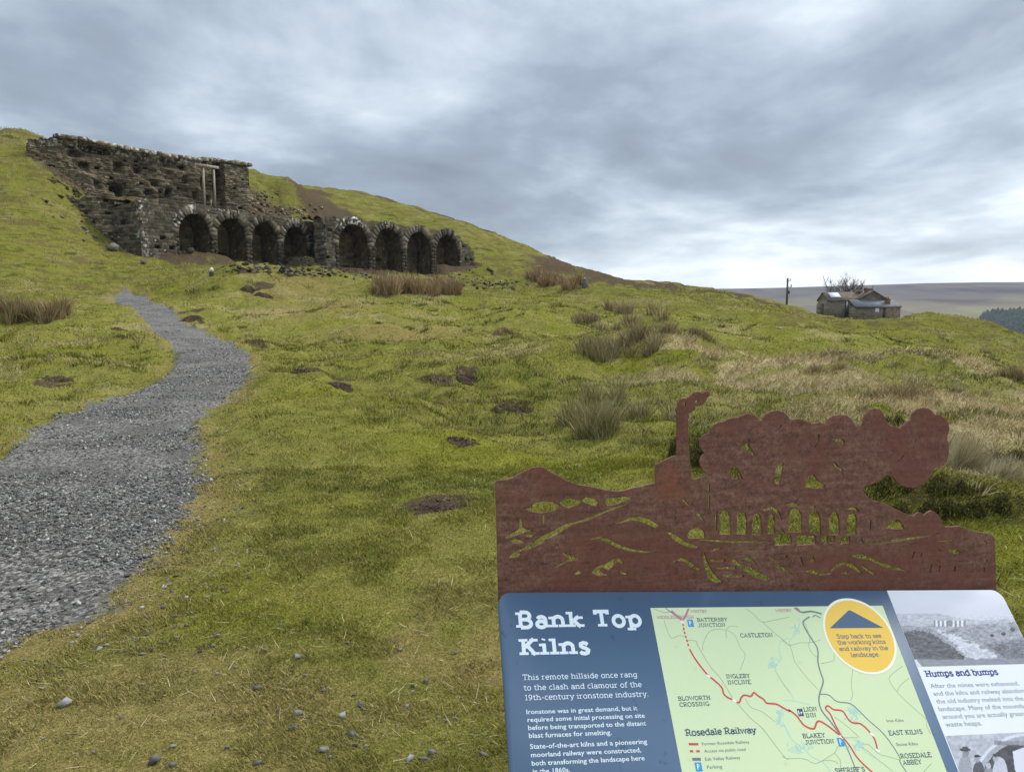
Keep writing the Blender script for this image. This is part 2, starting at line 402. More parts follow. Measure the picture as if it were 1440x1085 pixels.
MOSS_AREAS = [(gp(870,515),2.2,1.5),(gp(650,640),1.0,0.8),(gp(740,650),0.8,.6),(gp(860,660),1.0,.6),(gp(1420,780),0.5,1.0),(gp(300,850),0.9,.5),(gp(270,415),5,5),(gp(30,500),3,3)]
def soil_area(px, py, w): c = gp(px, py); return (c, w * c[1] / F_PX * .56, w * c[1] / F_PX * .46)
SOIL_AREAS = [soil_area(*q_) for q_ in ((424,524,62),(481,545,36),(655,534,36),(606,538,60),(716,574,56),(612,711,92),(357,481,36),(76,532,52),(270,446,34),(372,416,30),(350,407,30),(600,410,60))]
BROWN_SLOPE = [(at(20,185,90),9,4),(at(60,190,90),8,4),(at(400,252,131),10,2.5),(at(450,266,140),10,3),(at(520,277,146),9,3),(at(600,298,150),8,2.5),(at(430,275,126),7,7),(at(480,300,118),8,5),(at(400,298,108),8,4),(at(850,397,120),13,26),(at(905,400,116),10,26),(at(980,406,112),10,24),(at(1050,414,108),8,18),(at(620,303,146),9,3),(at(700,330,150),9,3),(at(800,392,135),6,6)]
def masks(x, y):
    r = np.hypot(x, y)
    sd = path_sd(x, y)
    path = sstep(-0.12, 0.10, sd + 0.10 * (fbm(x / 0.10, y / 0.10, 2, 79) - 0.5))
    wear = np.exp(-np.maximum(-sd, 0) / 0.45) * (1 - path) * (0.3 + 0.9 * fbm(x / 1.3, y / 1.3, 3, 81))
    wear = np.maximum(wear, 0.62 * blob(x, y, DRY_AREAS))
    # trodden ground around the board and the foreground
    wear = np.maximum(wear, 0.62 * (1 - sstep(3.2, 5.8, r)) * sstep(0.30, 0.68, fbm(x / 0.42, y / 0.42, 4, 83)))
    straw = blob(x, y, STRAW_AREAS) * sstep(0.42, 0.58, fbm(x / 1.1, y / 0.9, 4, 91))
    straw = np.maximum(straw, 0.4 * sstep(0.57, 0.70, fbm(x / 2.5, y / 1.6, 4, 95)) * sstep(10, 25, r))
    heath = blob(x, y, HEATH_AREAS)
    ta, sa = st(KA, x, y); tb, sb = st(KB, x, y); tu, su = st(UW, x, y)
    brown = blob(x, y, BROWN_SLOPE) * (0.35 + 0.8 * sstep(0.38, 0.56, fbm(x / 5.0, y / 9.0, 3, 107)))
    kz = sstep(-6.5, -2.0, sa) * (1 - sstep(8, 12, sa)) * sstep(TA0 - 1, TA0 + 3.5, ta) * (1 - sstep(TA1, TA1 + 4, ta))
    kb = sstep(-4.0, -1.5, sb) * (1 - sstep(6, 9, sb)) * sstep(TB0 - 1, TB0 + 1, tb) * (1 - sstep(TB1 - 1, TB1 + 2, tb))
    ku = (1 - sstep(0.4, 2, np.abs(su))) * sstep(-4, -1, tu) * (1 - sstep(21, 24, tu)) * (sa > 4)
    rub = np.maximum(np.maximum(kz, kb), ku) * sstep(0.30, 0.5, fbm(x / 2.0, y / 2.0, 3, 101) + 0.15)
    brown = np.maximum(brown, rub) * (0.45 + 0.75 * fbm(x / 1.5, y / 1.5, 4, 103))
    brown = np.maximum(brown, 1.15 * blob(x, y, SOIL_AREAS))
    moss = np.maximum(blob(x, y, MOSS_AREAS), sstep(0.5, 0.68, fbm(x / 3.0, y / 3.0, 3, 111)) * 0.7)
    return path, np.clip(wear, 0, 1), np.clip(straw, 0, 1), np.clip(heath, 0, 1), np.clip(brown, 0, 1), np.clip(moss, 0, 1)

# ---- ground material
gm, t_, b_ = new_mat('turf_and_gravel', 1.0, 0.0); g = NT(t_)
P0 = g.pos()
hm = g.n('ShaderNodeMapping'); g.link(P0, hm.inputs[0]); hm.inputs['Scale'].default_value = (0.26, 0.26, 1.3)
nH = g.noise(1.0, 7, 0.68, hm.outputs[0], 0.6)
nA = g.noise(0.35, 5, 0.6); nB = g.noise(2.2, 6, 0.65, dist=0.4); nC = g.noise(11.0, 5, 0.7); nD = g.noise(75.0, 5, 0.75)
col = g.ramp(nB, [(0.28, (0.103, 0.118, 0.025)), (0.5, (0.188, 0.190, 0.041)), (0.72, (0.262, 0.243, 0.064))])
col = g.mix(g.math('MULTIPLY', g.smooth(nA, 0.40, 0.62), 0.55), col, (0.215, 0.196, 0.064))
mossc = g.ramp(nC, [(0.3, (0.085, 0.105, 0.010)), (0.65, (0.235, 0.235, 0.030))])
col = g.mix(g.math('MULTIPLY', g.attr('moss'), 0.65), col, mossc)
wearc = g.ramp(nC, [(0.3, (0.150, 0.120, 0.044)), (0.55, (0.255, 0.205, 0.080)), (0.75, (0.34, 0.275, 0.125))])
col = g.mix(g.smooth(g.math('ADD', g.attr('wear'), g.math('MULTIPLY', g.math('SUBTRACT', nB, 0.5), 0.8)), 0.12, 0.85), col, wearc)
strawc = g.ramp(nC, [(0.3, (0.22, 0.175, 0.085)), (0.6, (0.54, 0.45, 0.265))])
col = g.mix(g.math('MULTIPLY', g.attr('straw'), 0.85), col, strawc)
heathc = g.ramp(nC, [(0.3, (0.020, 0.018, 0.010)), (0.7, (0.085, 0.075, 0.030))])
col = g.mix(g.smooth(g.math('ADD', g.attr('heath'), g.math('MULTIPLY', g.math('SUBTRACT', nC, 0.5), 0.8)), 0.3, 0.8), col, heathc)
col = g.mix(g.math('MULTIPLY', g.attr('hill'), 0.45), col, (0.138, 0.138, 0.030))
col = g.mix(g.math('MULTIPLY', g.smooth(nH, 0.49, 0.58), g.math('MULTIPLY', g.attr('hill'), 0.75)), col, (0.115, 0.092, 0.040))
col = g.mix(g.math('MULTIPLY', g.math('SUBTRACT', 1.0, g.smooth(nH, 0.37, 0.46)), g.math('MULTIPLY', g.attr('hill'), 0.78)), col, (0.060, 0.058, 0.018))  # dark streaks: dead grass, with shade under the terracettes put into the colour
brownc = g.ramp(nC, [(0.3, (0.040, 0.030, 0.020)), (0.55, (0.105, 0.078, 0.050)), (0.8, (0.19, 0.15, 0.10))])
col = g.mix(g.smooth(g.math('ADD', g.attr('brown'), g.math('MULTIPLY', g.math('SUBTRACT', nB, 0.5), 0.9)), 0.25, 0.62), col, brownc)
# tufts and gaps between them
dk = g.smooth(g.noise(4.5, 6, 0.75, dist=0.8), 0.30, 0.47)
col = g.mix(g.math('MULTIPLY', g.math('SUBTRACT', 1.0, dk), 0.55), col, (0.045, 0.052, 0.014))
col = g.mix(0.9, col, g.ramp(nD, [(0.30, (0.16, 0.17, 0.15)), (0.5, (0.5, 0.5, 0.5)), (0.70, (0.86, 0.85, 0.80))]), 'OVERLAY')
# crushed stone
vor = g.n('ShaderNodeTexVoronoi'); g.link(P0, vor.inputs['Vector']); vor.inputs['Scale'].default_value = 46.0
sepc = g.n('ShaderNodeSeparateColor'); g.link(vor.outputs['Color'], sepc.inputs[0])
grav = g.ramp(sepc.outputs[0], [(0.0, (0.060, 0.058, 0.055)), (0.5, (0.152, 0.148, 0.141)), (0.8, (0.26, 0.254, 0.243)), (1.0, (0.41, 0.40, 0.385))])
grav = g.mix(g.smooth(g.noise(0.9, 4, 0.6), 0.42, 0.62), grav, g.mix(0.6, grav, (0.104, 0.101, 0.097)))
col = g.mix(g.attr('path'), col, grav)
g.link(col, b_.inputs['Base Color'])
hgt = g.math('ADD', g.math('MULTIPLY', nC, 0.06), g.math('ADD', g.math('MULTIPLY', nD, 0.015), g.math('MULTIPLY', nB, 0.10)))
g.bump(hgt, 0.8, 1.0, b_)

# ---- ground sheet: a polar grid, fine ahead of the camera and coarser behind
def polar_sheet(name, mat, ang, rad, hfun, mfun=None):
    na, nr = len(ang), len(rad)
    A, Rr = np.meshgrid(ang, rad)
    X, Y = np.sin(A) * Rr, np.cos(A) * Rr
    Z = hfun(X, Y)
    V = np.stack([X, Y, Z], -1).reshape(-1, 3)
    i = np.arange(nr - 1)[:, None] * na + np.arange(na - 1)[None]
    Fq = np.stack([i, i + 1, i + na + 1, i + na], -1).reshape(-1, 4)
    faces = [Fq[:, ::-1]]
    at_ = mfun(X.ravel(), Y.ravel()) if mfun else None
    return V, faces, at_
ang = R(1) * np.concatenate([np.arange(-180, -60, 4.0), np.arange(-60, -40, 0.6), np.arange(-40, 40, 0.105), np.arange(40, 60, 0.6), np.arange(60, 180.1, 4.0)])
rad = np.exp(np.arange(math.log(0.3), math.log(430), 0.0082))
V, faces, _ = polar_sheet('ground', gm, ang, rad, H)
mk = masks(V[:, 0], V[:, 1])
na = len(ang)
V = np.vstack([V, [[0, 0, float(H(np.array([0.0]), np.array([0.01]))[0])]]])
fan = np.stack([np.full(na - 1, len(V) - 1), np.arange(na - 1) + 1, np.arange(na - 1)], -1)
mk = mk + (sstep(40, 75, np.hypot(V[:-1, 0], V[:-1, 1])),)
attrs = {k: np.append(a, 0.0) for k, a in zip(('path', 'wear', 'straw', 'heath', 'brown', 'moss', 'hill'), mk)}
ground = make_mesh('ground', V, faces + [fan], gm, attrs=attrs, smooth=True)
tag(ground, kind='structure')
# ------------------------------------------------------------------ masonry
def stone_mat(name, dark, mid, light, lichen=(0.62, 0.62, 0.58), moss=0.25):
    m, t, b = new_mat(name, 0.95, 0.1); q = NT(t)
    n1 = q.noise(3.0, 5, 0.65); n2 = q.noise(16.0, 4, 0.7)
    v = q.math('ADD', q.math('MULTIPLY', q.attr('tone'), 0.62), q.math('ADD', q.math('MULTIPLY', n1, 0.45), q.math('MULTIPLY', q.math('SUBTRACT', n2, 0.5), 0.45)))
    c = q.ramp(v, [(0.30, dark), (0.58, mid), (0.92, light)])
    c = q.mix(q.math('MULTIPLY', q.smooth(q.noise(1.1, 5, 0.7), 0.52, 0.68), moss), c, (0.10, 0.105, 0.035))
    lz = q.math('MULTIPLY', q.attr('lich'), q.smooth(q.noise(2.6, 4, 0.6), 0.53, 0.58))
    c = q.mix(q.math('MINIMUM', lz, 1.0), c, lichen)
    spot = q.smooth(q.noise(2.3, 2, 0.4), 0.735, 0.76)
    c = q.mix(q.math('MULTIPLY', spot, 0.8), c, lichen)
    q.link(c, b.inputs['Base Color'])
    q.bump(q.math('ADD', q.math('MULTIPLY', n2, 0.03), q.math('MULTIPLY', n1, 0.05)), 0.8, 1.0, b)
    return m
sooty = stone_mat('sooty_gritstone', (0.024, 0.021, 0.016), (0.100, 0.086, 0.066), (0.28, 0.24, 0.180), moss=0.4)
inner = stone_mat('recess_stone', (0.032, 0.025, 0.015), (0.120, 0.090, 0.053), (0.28, 0.215, 0.13), moss=0.4)
ruin = stone_mat('weathered_sandstone', (0.032, 0.026, 0.018), (0.160, 0.130, 0.088), (0.36, 0.305, 0.22), moss=0.45)

def wob(u, z, h, w, seed):
    zc = z + 0.22 * h * (vnoise(u / (3 * w), z / (4 * h), seed) - 0.5) + 60
    c = np.floor(zc / h); fz = zc / h - c
    uu = u + hashf(c, c * 0, seed + 3) * w * 3 + 0.5 * w * (vnoise(u / w, c + 0.5, seed + 4) - 0.5) + 90
    b = np.floor(uu / w); fu = uu / w - b
    return c, b, np.minimum(np.minimum(fu, 1 - fu) * w, np.minimum(fz, 1 - fz) * h)
def stone_grid(P, U, N, u0, u1, zb, zt, res=0.085, h=0.42, w=0.85, rough=0.05, groove=0.07, seed=1, hole=None, big=0.0, holes=0.0, lich=None, tone_shift=0.0, pits=()):
    """a coursed stone face standing on the line P + U*u, facing N; zb(u), zt(u) bound it; returns V, F, tone, lichen"""
    nu = max(2, int((u1 - u0) / res) + 1); us = np.linspace(u0, u1, nu)
    zlo, zhi = float(np.min(zb(us))), float(np.max(zt(us)))
    nz = max(2, int((zhi - zlo) / res) + 1); zs = np.linspace(zlo, zhi, nz)
    Ug, Zg = np.meshgrid(us, zs)
    c, b, de = wob(Ug, Zg, h, w, seed)
    off = (hashf(b, c, seed + 5) - 0.5) * 2 * rough
    hh = hashf(b, c, seed + 6)
    off = off - (hh < holes) * 0.45
    off = off - groove * (1 - sstep(0.0, 0.075, de)) + (fbm(Ug / 0.3, Zg / 0.3, 3, seed + 7) - 0.5) * rough * 1.4
    off = off + (fbm(Ug / 2.6, Zg / 2.2, 3, seed + 8) - 0.5) * 2 * big
    for pu, pz, ru, rz, dep in pits:
        off = off - dep * np.exp(-(((Ug - pu) / ru) ** 4 + ((Zg - pz) / rz) ** 4))
    tone = np.clip(0.30 + 0.42 * hashf(b, c, seed + 9) + tone_shift + (off / (0.001 + rough)) * 0.03, 0, 1.2)
    tone = np.where(hh < holes, 0.0, tone)
    X = P[0] + U[0] * Ug + N[0] * off; Y = P[1] + U[1] * Ug + N[1] * off
    V = np.stack([X, Y, Zg + 0.02 * (hashf(Ug * 91, Zg * 77, 4) - 0.5)], -1).reshape(-1, 3)
    i = np.arange(nz - 1)[:, None] * nu + np.arange(nu - 1)[None]
    Fq = np.stack([i, i + 1, i + nu + 1, i + nu], -1).reshape(-1, 4)
    uc = 0.25 * (Ug[:-1, :-1] + Ug[1:, :-1] + Ug[:-1, 1:] + Ug[1:, 1:]); zc = 0.25 * (Zg[:-1, :-1] + Zg[1:, :-1] + Zg[:-1, 1:] + Zg[1:, 1:])
    c2, b2, _ = wob(uc, zc, h, w, seed)
    ragged = (hashf(b2, c2, seed + 12) - 0.35) * 0.35
    keep = (zc < zt(uc) + ragged) & (zc > zb(uc) - 0.05)
    if hole is not None: keep &= ~hole(uc, zc)
    L = lich(Ug, Zg).ravel() if lich else np.zeros(len(V))
    return V, Fq[keep.ravel()], tone.ravel(), L
class Stones(MB):
    def __init__(s): super().__init__(); s.l = []
    def add(s, V, faces, tone=0.5, lich=0.0):
        super().add(V, faces, tone)
        s.l.append(np.full(len(V), lich) if np.isscalar(lich) else np.asarray(lich, float))
    def build(s, name, mat, parent=None, smooth=False):
        return super().build(name, mat, parent, smooth, {'lich': np.concatenate(s.l)})

def hull_shape(seed, n=14, flat=0.6):
    rr = np.random.default_rng(seed); p = rr.normal(size=(n, 3)); p /= np.linalg.norm(p, axis=1)[:, None]
    p *= rr.uniform(0.75, 1.1, (n, 1)); p[:, 2] *= flat
    bm = bmesh.new()
    for q in p: bm.verts.new(q)
    r = bmesh.ops.convex_hull(bm, input=bm.verts)
    bmesh.ops.delete(bm, geom=[v for v in bm.verts if not v.link_faces], context='VERTS')
    bmesh.ops.triangulate(bm, faces=bm.faces[:])
    bm.verts.index_update()
    V = np.array([v.co[:] for v in bm.verts]); Fc = np.array([[v.index for v in f.verts] for f in bm.faces])
    bm.free(); return V, Fc
SHAPES = [hull_shape(k, 9 + k % 5, 0.35 + 0.09 * (k % 6)) for k in range(12)]
def rot3(rr, tilt=0.5):
    a, b, c = rr.uniform(0, 2 * math.pi), rr.normal() * tilt, rr.normal() * tilt
    return np.array(Matrix.Rotation(a, 3, 'Z') @ Matrix.Rotation(b, 3, 'X') @ Matrix.Rotation(c, 3, 'Y'))
def add_stone(mb, p, size, rr, tilt=0.4, tone=None, stretch=0.35, lich=0.0):
    Vs, Fs = SHAPES[rr.integers(len(SHAPES))]
    sc = size * np.array((1 + rr.uniform(-stretch, stretch), 1 + rr.uniform(-stretch, stretch), rr.uniform(0.7, 1.1)))
    V = (Vs * sc) @ rot3(rr, tilt).T + p
    kw = {'lich': lich} if isinstance(mb, Stones) else {}
    mb.add(V, Fs, rr.uniform(0.1, 0.95) if tone is None else tone, **kw)

def kiln_bank(label, fr, centres, rad_, z_in, ring, ta0, ta1, ztop, floor, left_ret, right_ret, lich_list, seed):
    a, d, n = fr; d3, n3, in3 = np.array((*d, 0)), np.array((*n, 0)), np.array((*-n, 0))
    base = np.array((*a, 0.0))
    mid = pt2(fr, 0.5 * (ta0 + ta1)); root = empty('kiln_bank', (mid[0], mid[1], float(floor(0.5 * (ta0 + ta1)))))
    tag(root, label, 'kiln')
    rr = np.random.default_rng(seed)
    rise = rad_ * 1.08; zsp = z_in - rise
    pitch = np.mean(np.diff(centres)); pier = pitch - 2 * rad_
    zb = lambda u: np.maximum(floor(u) - 1.2, 0)
    def hole(u, z):
        h = np.zeros(u.shape, bool)
        for tk in centres:
            e = ((u - tk) / (rad_ + 0.35)) ** 2 + (np.maximum(z - zsp, 0) / (rise + 0.35)) ** 2
            h |= e < 1
        return h
    def lich(u, z):
        L = np.zeros(u.shape)
        for (tu, tz, ru, rz, s_) in lich_list: L = np.maximum(L, s_ * np.exp(-((u - tu) / ru) ** 2 - ((z - tz) / rz) ** 2))
        return L
    w = Stones()
    V, Fq, to, L = stone_grid(base, d3, n3, ta0, ta1, zb, ztop, res=0.075, h=0.34, w=0.62, groove=0.045, seed=seed, hole=hole, lich=lich, rough=0.028, big=0.10, holes=0.015)
    w.add(V, [Fq], to, L)
    # return walls running back into the hill
    for tt, dep, drop in ((ta0, left_ret[0], left_ret[1]), (ta1, right_ret[0], right_ret[1])):
        P_ = base + d3 * tt; N_ = -d3 if tt == ta0 else d3
        z0, z1 = float(ztop(np.array([tt]))[0]), float(floor(np.array([tt]))[0])
        V, Fq, to, L = stone_grid(P_, in3, N_, 0.0, dep, lambda u: 0 * u + z1 - 1.0, lambda u: z0 - drop * u / dep, seed=seed + 31, rough=0.06, big=0.06, holes=0.015,
                                  lich=(lambda u, z: 0.6 * np.exp(-(u / 0.8) ** 2) * (z > z0 - 4)) if tt == ta0 else None)
        w.add(V, [Fq if tt == ta0 else Fq[:, ::-1]], to, L)
    w.build('masonry', sooty, root)
    for k, tk in enumerate(centres):
        m = Stones(); N = 17
        for i in range(N):
            g0, g1 = math.pi * (i + 0.007) / N, math.pi * (i + 0.993) / N
            fr_, bk = -0.04 - rr.uniform(0, 0.02), 0.24
            ro = ring * rr.uniform(0.88, 1.06); q = []
            for s_ in (fr_, bk):
                for (gg, k_) in ((g0, 0), (g1, 0), (g1, ro), (g0, ro)):
                    q.append(base + d3 * (tk + math.cos(gg) * (rad_ + k_)) + in3 * s_ + np.array((0, 0, zsp + math.sin(gg) * (rise + k_))))
            um = tk + math.cos((g0 + g1) / 2) * (rad_ + ro / 2); zm = zsp + math.sin((g0 + g1) / 2) * (rise + ro / 2)
            m.hexa(np.array(q)[[0, 1, 2, 3, 4, 5, 6, 7]], rr.uniform(0.15, 0.85))
            m.l[-1][:] = float(lich(np.array([um]), np.array([zm]))[0])
        m.build('arch_ring', sooty, root)
        # jamb blocks either side of the opening
        for sgn in (-1, 1):
            m = Stones()
            z0 = float(floor(np.array([tk + sgn * rad_]))[0]) - 1.2; ci = 0
            zz = zsp - 0.01
            while zz > z0:
                hh = rr.uniform(0.40, 0.52); wd = min(pier / 2, 0.65) + (0.07 if (ci + (sgn > 0)) % 2 else -0.09)
                f0 = -0.035 - rr.uniform(0, 0.02); u_in = tk + sgn * (rad_ + rr.uniform(0, 0.03)); u_out = tk + sgn * (rad_ + wd)
                q = [base + d3 * u + in3 * s_ + np.array((0, 0, z_)) for z_ in (zz - hh + 0.007, zz) for (u, s_) in ((min(u_in, u_out), f0), (max(u_in, u_out), f0), (max(u_in, u_out), 0.24), (min(u_in, u_out), 0.24))]
                m.hexa(np.array(q), rr.uniform(0.10, 0.44)); m.l[-1][:] = float(lich(np.array([u_out]), np.array([zz]))[0]); zz -= hh; ci += 1
            m.build('pier', sooty, root)
        # the vaulted recess behind
        m = Stones(); ri, rs = rad_ + 0.03, rise + 0.03; z0 = float(floor(np.array([tk]))[0]) - 1.6
        prof = [(tk - ri, z) for z in np.linspace(z0, zsp, 10)[:-1]] + [(tk - ri * math.cos(x), zsp + rs * math.sin(x)) for x in np.linspace(0, math.pi, 25)] + [(tk + ri, z) for z in np.linspace(zsp, z0, 10)[1:]]
        S = np.linspace(0.22, 3.2, 9); V = []
        for s_ in S:
            for (u, z) in prof: V.append(base + d3 * u + in3 * (s_) + np.array((0, 0, z)) )
        npf = len(prof); i = np.arange(len(S) - 1)[:, None] * npf + np.arange(npf - 1)[None]
        m.add(V, np.stack([i, i + npf, i + npf + 1, i + 1], -1).reshape(-1, 4), np.clip(rr.uniform(0.1, 0.7, len(V)), 0, 1))
        bw = lambda u: zsp + rs * np.sqrt(np.clip(1 - ((u - tk) / ri) ** 2, 0, 1)) + 0.3
        V, Fq, to, L = stone_grid(base + in3 * 3.0, d3, n3, tk - ri, tk + ri, lambda u: 0 * u + z0, bw, seed=seed + 50 + k, rough=0.04, h=0.45, w=1.0, holes=0.03)
        m.add(V, [Fq], to, L)
        m.build('recess', inner, root)
    # rough head of the wall running back to the hillside
    ts = np.arange(ta0 - 0.3, ta1 + 0.3, 0.22); ss = np.arange(0.0, 9.5, 0.25)
    T, S = np.meshgrid(ts, ss)
    Z = ztop(T) - 0.12 + 0.10 * np.maximum(S - 0.5, 0) + (fbm(T / 1.2, S / 1.2, 4, seed + 2) - 0.5) * 0.9 * sstep(0, 1.5, S) + 0.0
    Z = Z - 0.5 * sstep(0.4, 0, S)
    ctr = base + d3 * T[..., None] + in3 * S[..., None]
    V = (ctr + np.array((0, 0, 1)) * Z[..., None]).reshape(-1, 3)
    nt_ = len(ts); i = np.arange(len(ss) - 1)[:, None] * nt_ + np.arange(nt_ - 1)[None]
    mk_ = masks(V[:, 0], V[:, 1]); br = np.clip(0.55 + 0.6 * (fbm(V[:, 0] / 1.2, V[:, 1] / 1.2, 3, 9) - 0.5), 0, 1)
    keep_ = (S < left_ret[0] + 2.2 * np.maximum(0, T - ta0))[1:, :-1].ravel() if left_ret[0] < 4 else np.ones(i.size, bool)
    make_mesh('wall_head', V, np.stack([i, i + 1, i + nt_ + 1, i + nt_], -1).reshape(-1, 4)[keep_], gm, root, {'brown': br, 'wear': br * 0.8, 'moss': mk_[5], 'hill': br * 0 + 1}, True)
    fix_children(root)
    return root
def fix_children(root):
    inv = Matrix.Translation(root.location).inverted()
    for ch in root.children: ch.matrix_parent_inverse = inv

cA = [t_of(KA, p) for p in (279, 330, 376, 419)]; cB = [t_of(KB, p) for p in (499.5, 548, 590.5, 630)]
def depth_at(fr, t): return float(pt2(fr, t)[1])
zA = np.mean([at(279 + 0 * i, y, depth_at(KA, t))[2] for i, (y, t) in enumerate(zip((300.5, 307, 313, 318.5), cA))])
zB = np.mean([at(0, y, depth_at(KB, t))[2] for y, t in zip((315, 320.5, 326, 331), cB)])
rA, rB = 2.13, 2.56
ztA = lambda t: 0 * t + zA + 0.95 + 0.25 * np.sin(t * 1.3) * 0.6 - 0.5 * sstep(0.5, -1.0, t - TA0) + 0.25 * (fbm(t / 0.9, t * 0 + 3, 3, 6) - 0.5) - 0.0 * t
def ztB(t):
    t = np.asarray(t, float); z = np.full(t.shape, zB - 0.35)
    for c_ in cB: z = np.maximum(z, zB + 0.85 - np.abs((t - c_) / 3.15) ** 2.2 * 1.75)
    z = np.where(t > cB[3] + 1.0, zB + 0.75 - 0.55 * (t - cB[3] - 1.0), z)
    z = np.where(t < cB[0] - 1.3, zB + 0.55, z)
    return z + 0.3 * (fbm(t / 0.7, t * 0 + 7, 3, 8) - 0.5)
lichA = [(TA0 + 0.4, zA + 0.2, 0.8, 0.9, 1.0), (TA0 + 0.5, zA - 3, 0.4, 2.5, 0.6), (cA[0] - 0.2, zA + 0.5, 0.7, 0.6, 0.95), (cA[0] - 2.1, zA - 1.0, 0.5, 0.9, 0.8), (cA[1], zA + 0.9, 2.0, 0.5, 0.75), (cA[3], zA + 0.9, 1.5, 0.5, 0.7)]
lichB = [(cB[0] + 0.5, zB + 0.4, 1.6, 0.7, 1.7), (cB[1], zB + 0.5, 0.9, 0.5, 0.9), (cB[0] - 1.9, zB + 0.1, 0.9, 0.6, 1.0)]
bankA = kiln_bank('left bank of four sooty stone kiln arches below the tall ruined wall', KA, cA, rA, zA, 0.92, TA0, TA1, ztA, FLOOR_A, (6.5, 1.2), (3.5, 0.6), lichA, 101)
bankB = kiln_bank('right bank of four blackened kiln arches standing forward with scalloped top edge', KB, cB, rB, zB, 1.05, TB0, TB1, ztB, FLOOR_B, (2.4, 0.2), (5.0, 0.8), lichB, 202)

# ---- tall ruined wall above the left bank
tu = lambda px: t_of(UW, px)
T0, T1 = tu(52), tu(351)
base_u, du3, nu3 = np.array((*UW[0], 0.0)), np.array((*UW[1], 0)), np.array((*UW[2], 0))
tops = [(52, 192), (70, 191), (90, 190), (108, 190), (125, 194), (160, 201), (200, 209.5), (240, 216.5), (280, 222.5), (315, 224.5), (351, 231.5)]
ztU = lambda t: np.interp(t, [tu(p) for p, _ in tops], [at(p, y, depth_at(UW, tu(p)))[2] for p, y in tops]) - 0.25 + 0.2 * (fbm(t / 0.8, t * 0, 3, 4) - 0.5)
wallroot = empty('ruined_wall', (*pt2(UW, 0.5 * (T0 + T1)), 13.0))
tag(wallroot, 'tall rough brown ruined stone wall on the ledge above the left arches', 'wall')
m = Stones()
zbu = lambda u: 0 * u + 12.0
ph = lambda px, py: (tu(px), float(at(px, py, depth_at(UW, tu(px)))[2]))
pits = []
for px, py, ru, rz, dep in [(174,264,0.7,0.5,1.2),(147,211,1.3,0.35,0.9),(165,213,0.8,0.35,0.8),(178,236,0.6,0.6,0.8),(147,260,0.4,0.5,0.8),(177,274,0.35,0.45,0.9),(227,258,0.45,0.4,0.8),(218,270,0.4,0.3,0.8),(245,272,0.35,0.55,0.9),(236,281,0.4,0.3,0.8),
                           (268,252,0.35,0.4,0.7),(250,232,0.9,0.4,0.6),(293,258,0.4,0.7,0.8),(282,275,0.3,0.4,0.7),(299,279,0.3,0.4,0.7),(313,252,0.55,2.6,1.4),(205,240,0.4,0.4,0.7),(130,235,0.5,0.5,0.7),(265,214.5+22,0.4,0.3,0.7),(120,216,0.7,.35,.7)]:
    a_, b_z = ph(px, py); pits.append((a_, b_z, ru, rz, dep))
V, Fq, to, L = stone_grid(base_u, du3, nu3, T0, T1, zbu, ztU, res=0.06, h=0.23, w=0.48, rough=0.10, groove=0.08, seed=77, big=0.60, holes=0.03, pits=pits, lich=lambda u, z: 0.5 * (z > ztU(u) - 0.8))
m.add(V, [Fq], to, L)
V, Fq, to, L = stone_grid(base_u + du3 * T1, np.array((*-UW[2], 0)), du3, 0, 4.0, lambda u: 0 * u + 12.5, lambda u: 0 * u + float(ztU(np.array([T1]))[0]) - 0.3 * u, h=0.3, w=0.55, rough=0.12, seed=78)
m.add(V, [Fq[:, ::-1]], to, L)
m.build('masonry', ruin, wallroot)
# broken end pier standing forward
m = Stones(); tp0, tp1 = tu(318), tu(351)
V, Fq, to, L = stone_grid(base_u + nu3 * 0.9, du3, nu3, tp0, tp1, lambda u: 0 * u + 12.3, lambda u: ztU(u) - 0.35, res=0.06, h=0.24, w=0.5, rough=0.12, groove=0.1, seed=79, big=0.5, holes=0.06, tone_shift=0.12)
m.add(V, [Fq], to, L)
V, Fq, to, L = stone_grid(base_u + nu3 * 0.9 + du3 * tp0, -nu3, -du3, 0, 1.0, lambda u: 0 * u + 12.3, lambda u: 0 * u + float(ztU(np.array([tp0]))[0]) - 0.4, h=0.3, w=0.5, rough=0.1, seed=80)
m.add(V, [Fq], to, L)
V, Fq, to, L = stone_grid(base_u + nu3 * 0.9 + du3 * tp1, -nu3, du3, 0, 1.0, lambda u: 0 * u + 12.3, lambda u: 0 * u + float(ztU(np.array([tp1]))[0]) - 0.4, h=0.3, w=0.5, rough=0.1, seed=81)
m.add(V, [Fq[:, ::-1]], to, L)
m.build('end_pier', ruin, wallroot)
# coursed masonry showing under the ledge, left of the arches
m = Stones(); p0_ = pt2(KA, TA0 + 0.4, 4.6); P_ = np.array((*p0_, 0.0)); U_ = np.array((*(-KA[1] * 0.80 - KA[2] * 0.60), 0)); U_ /= np.linalg.norm(U_); N_ = np.array((-U_[1], U_[0], 0)); N_ = N_ if np.dot(N_[:2], -p0_) > 0 else -N_
V, Fq, to, L = stone_grid(P_, U_, N_, 0, 9.5, lambda u: 0 * u + 6.5, lambda u: 13.1 - 0.10 * u + 0.7 * (fbm(u / 0.9, u * 0, 3, 9) - .5), res=0.07, h=0.27, w=0.55, rough=0.14, groove=0.09, seed=88, big=0.7, holes=0.04)
m.add(V, [Fq if np.cross(U_, (0, 0, 1)) @ N_ > 0 else Fq[:, ::-1]], to, L); m.build('lower_masonry', ruin, wallroot)
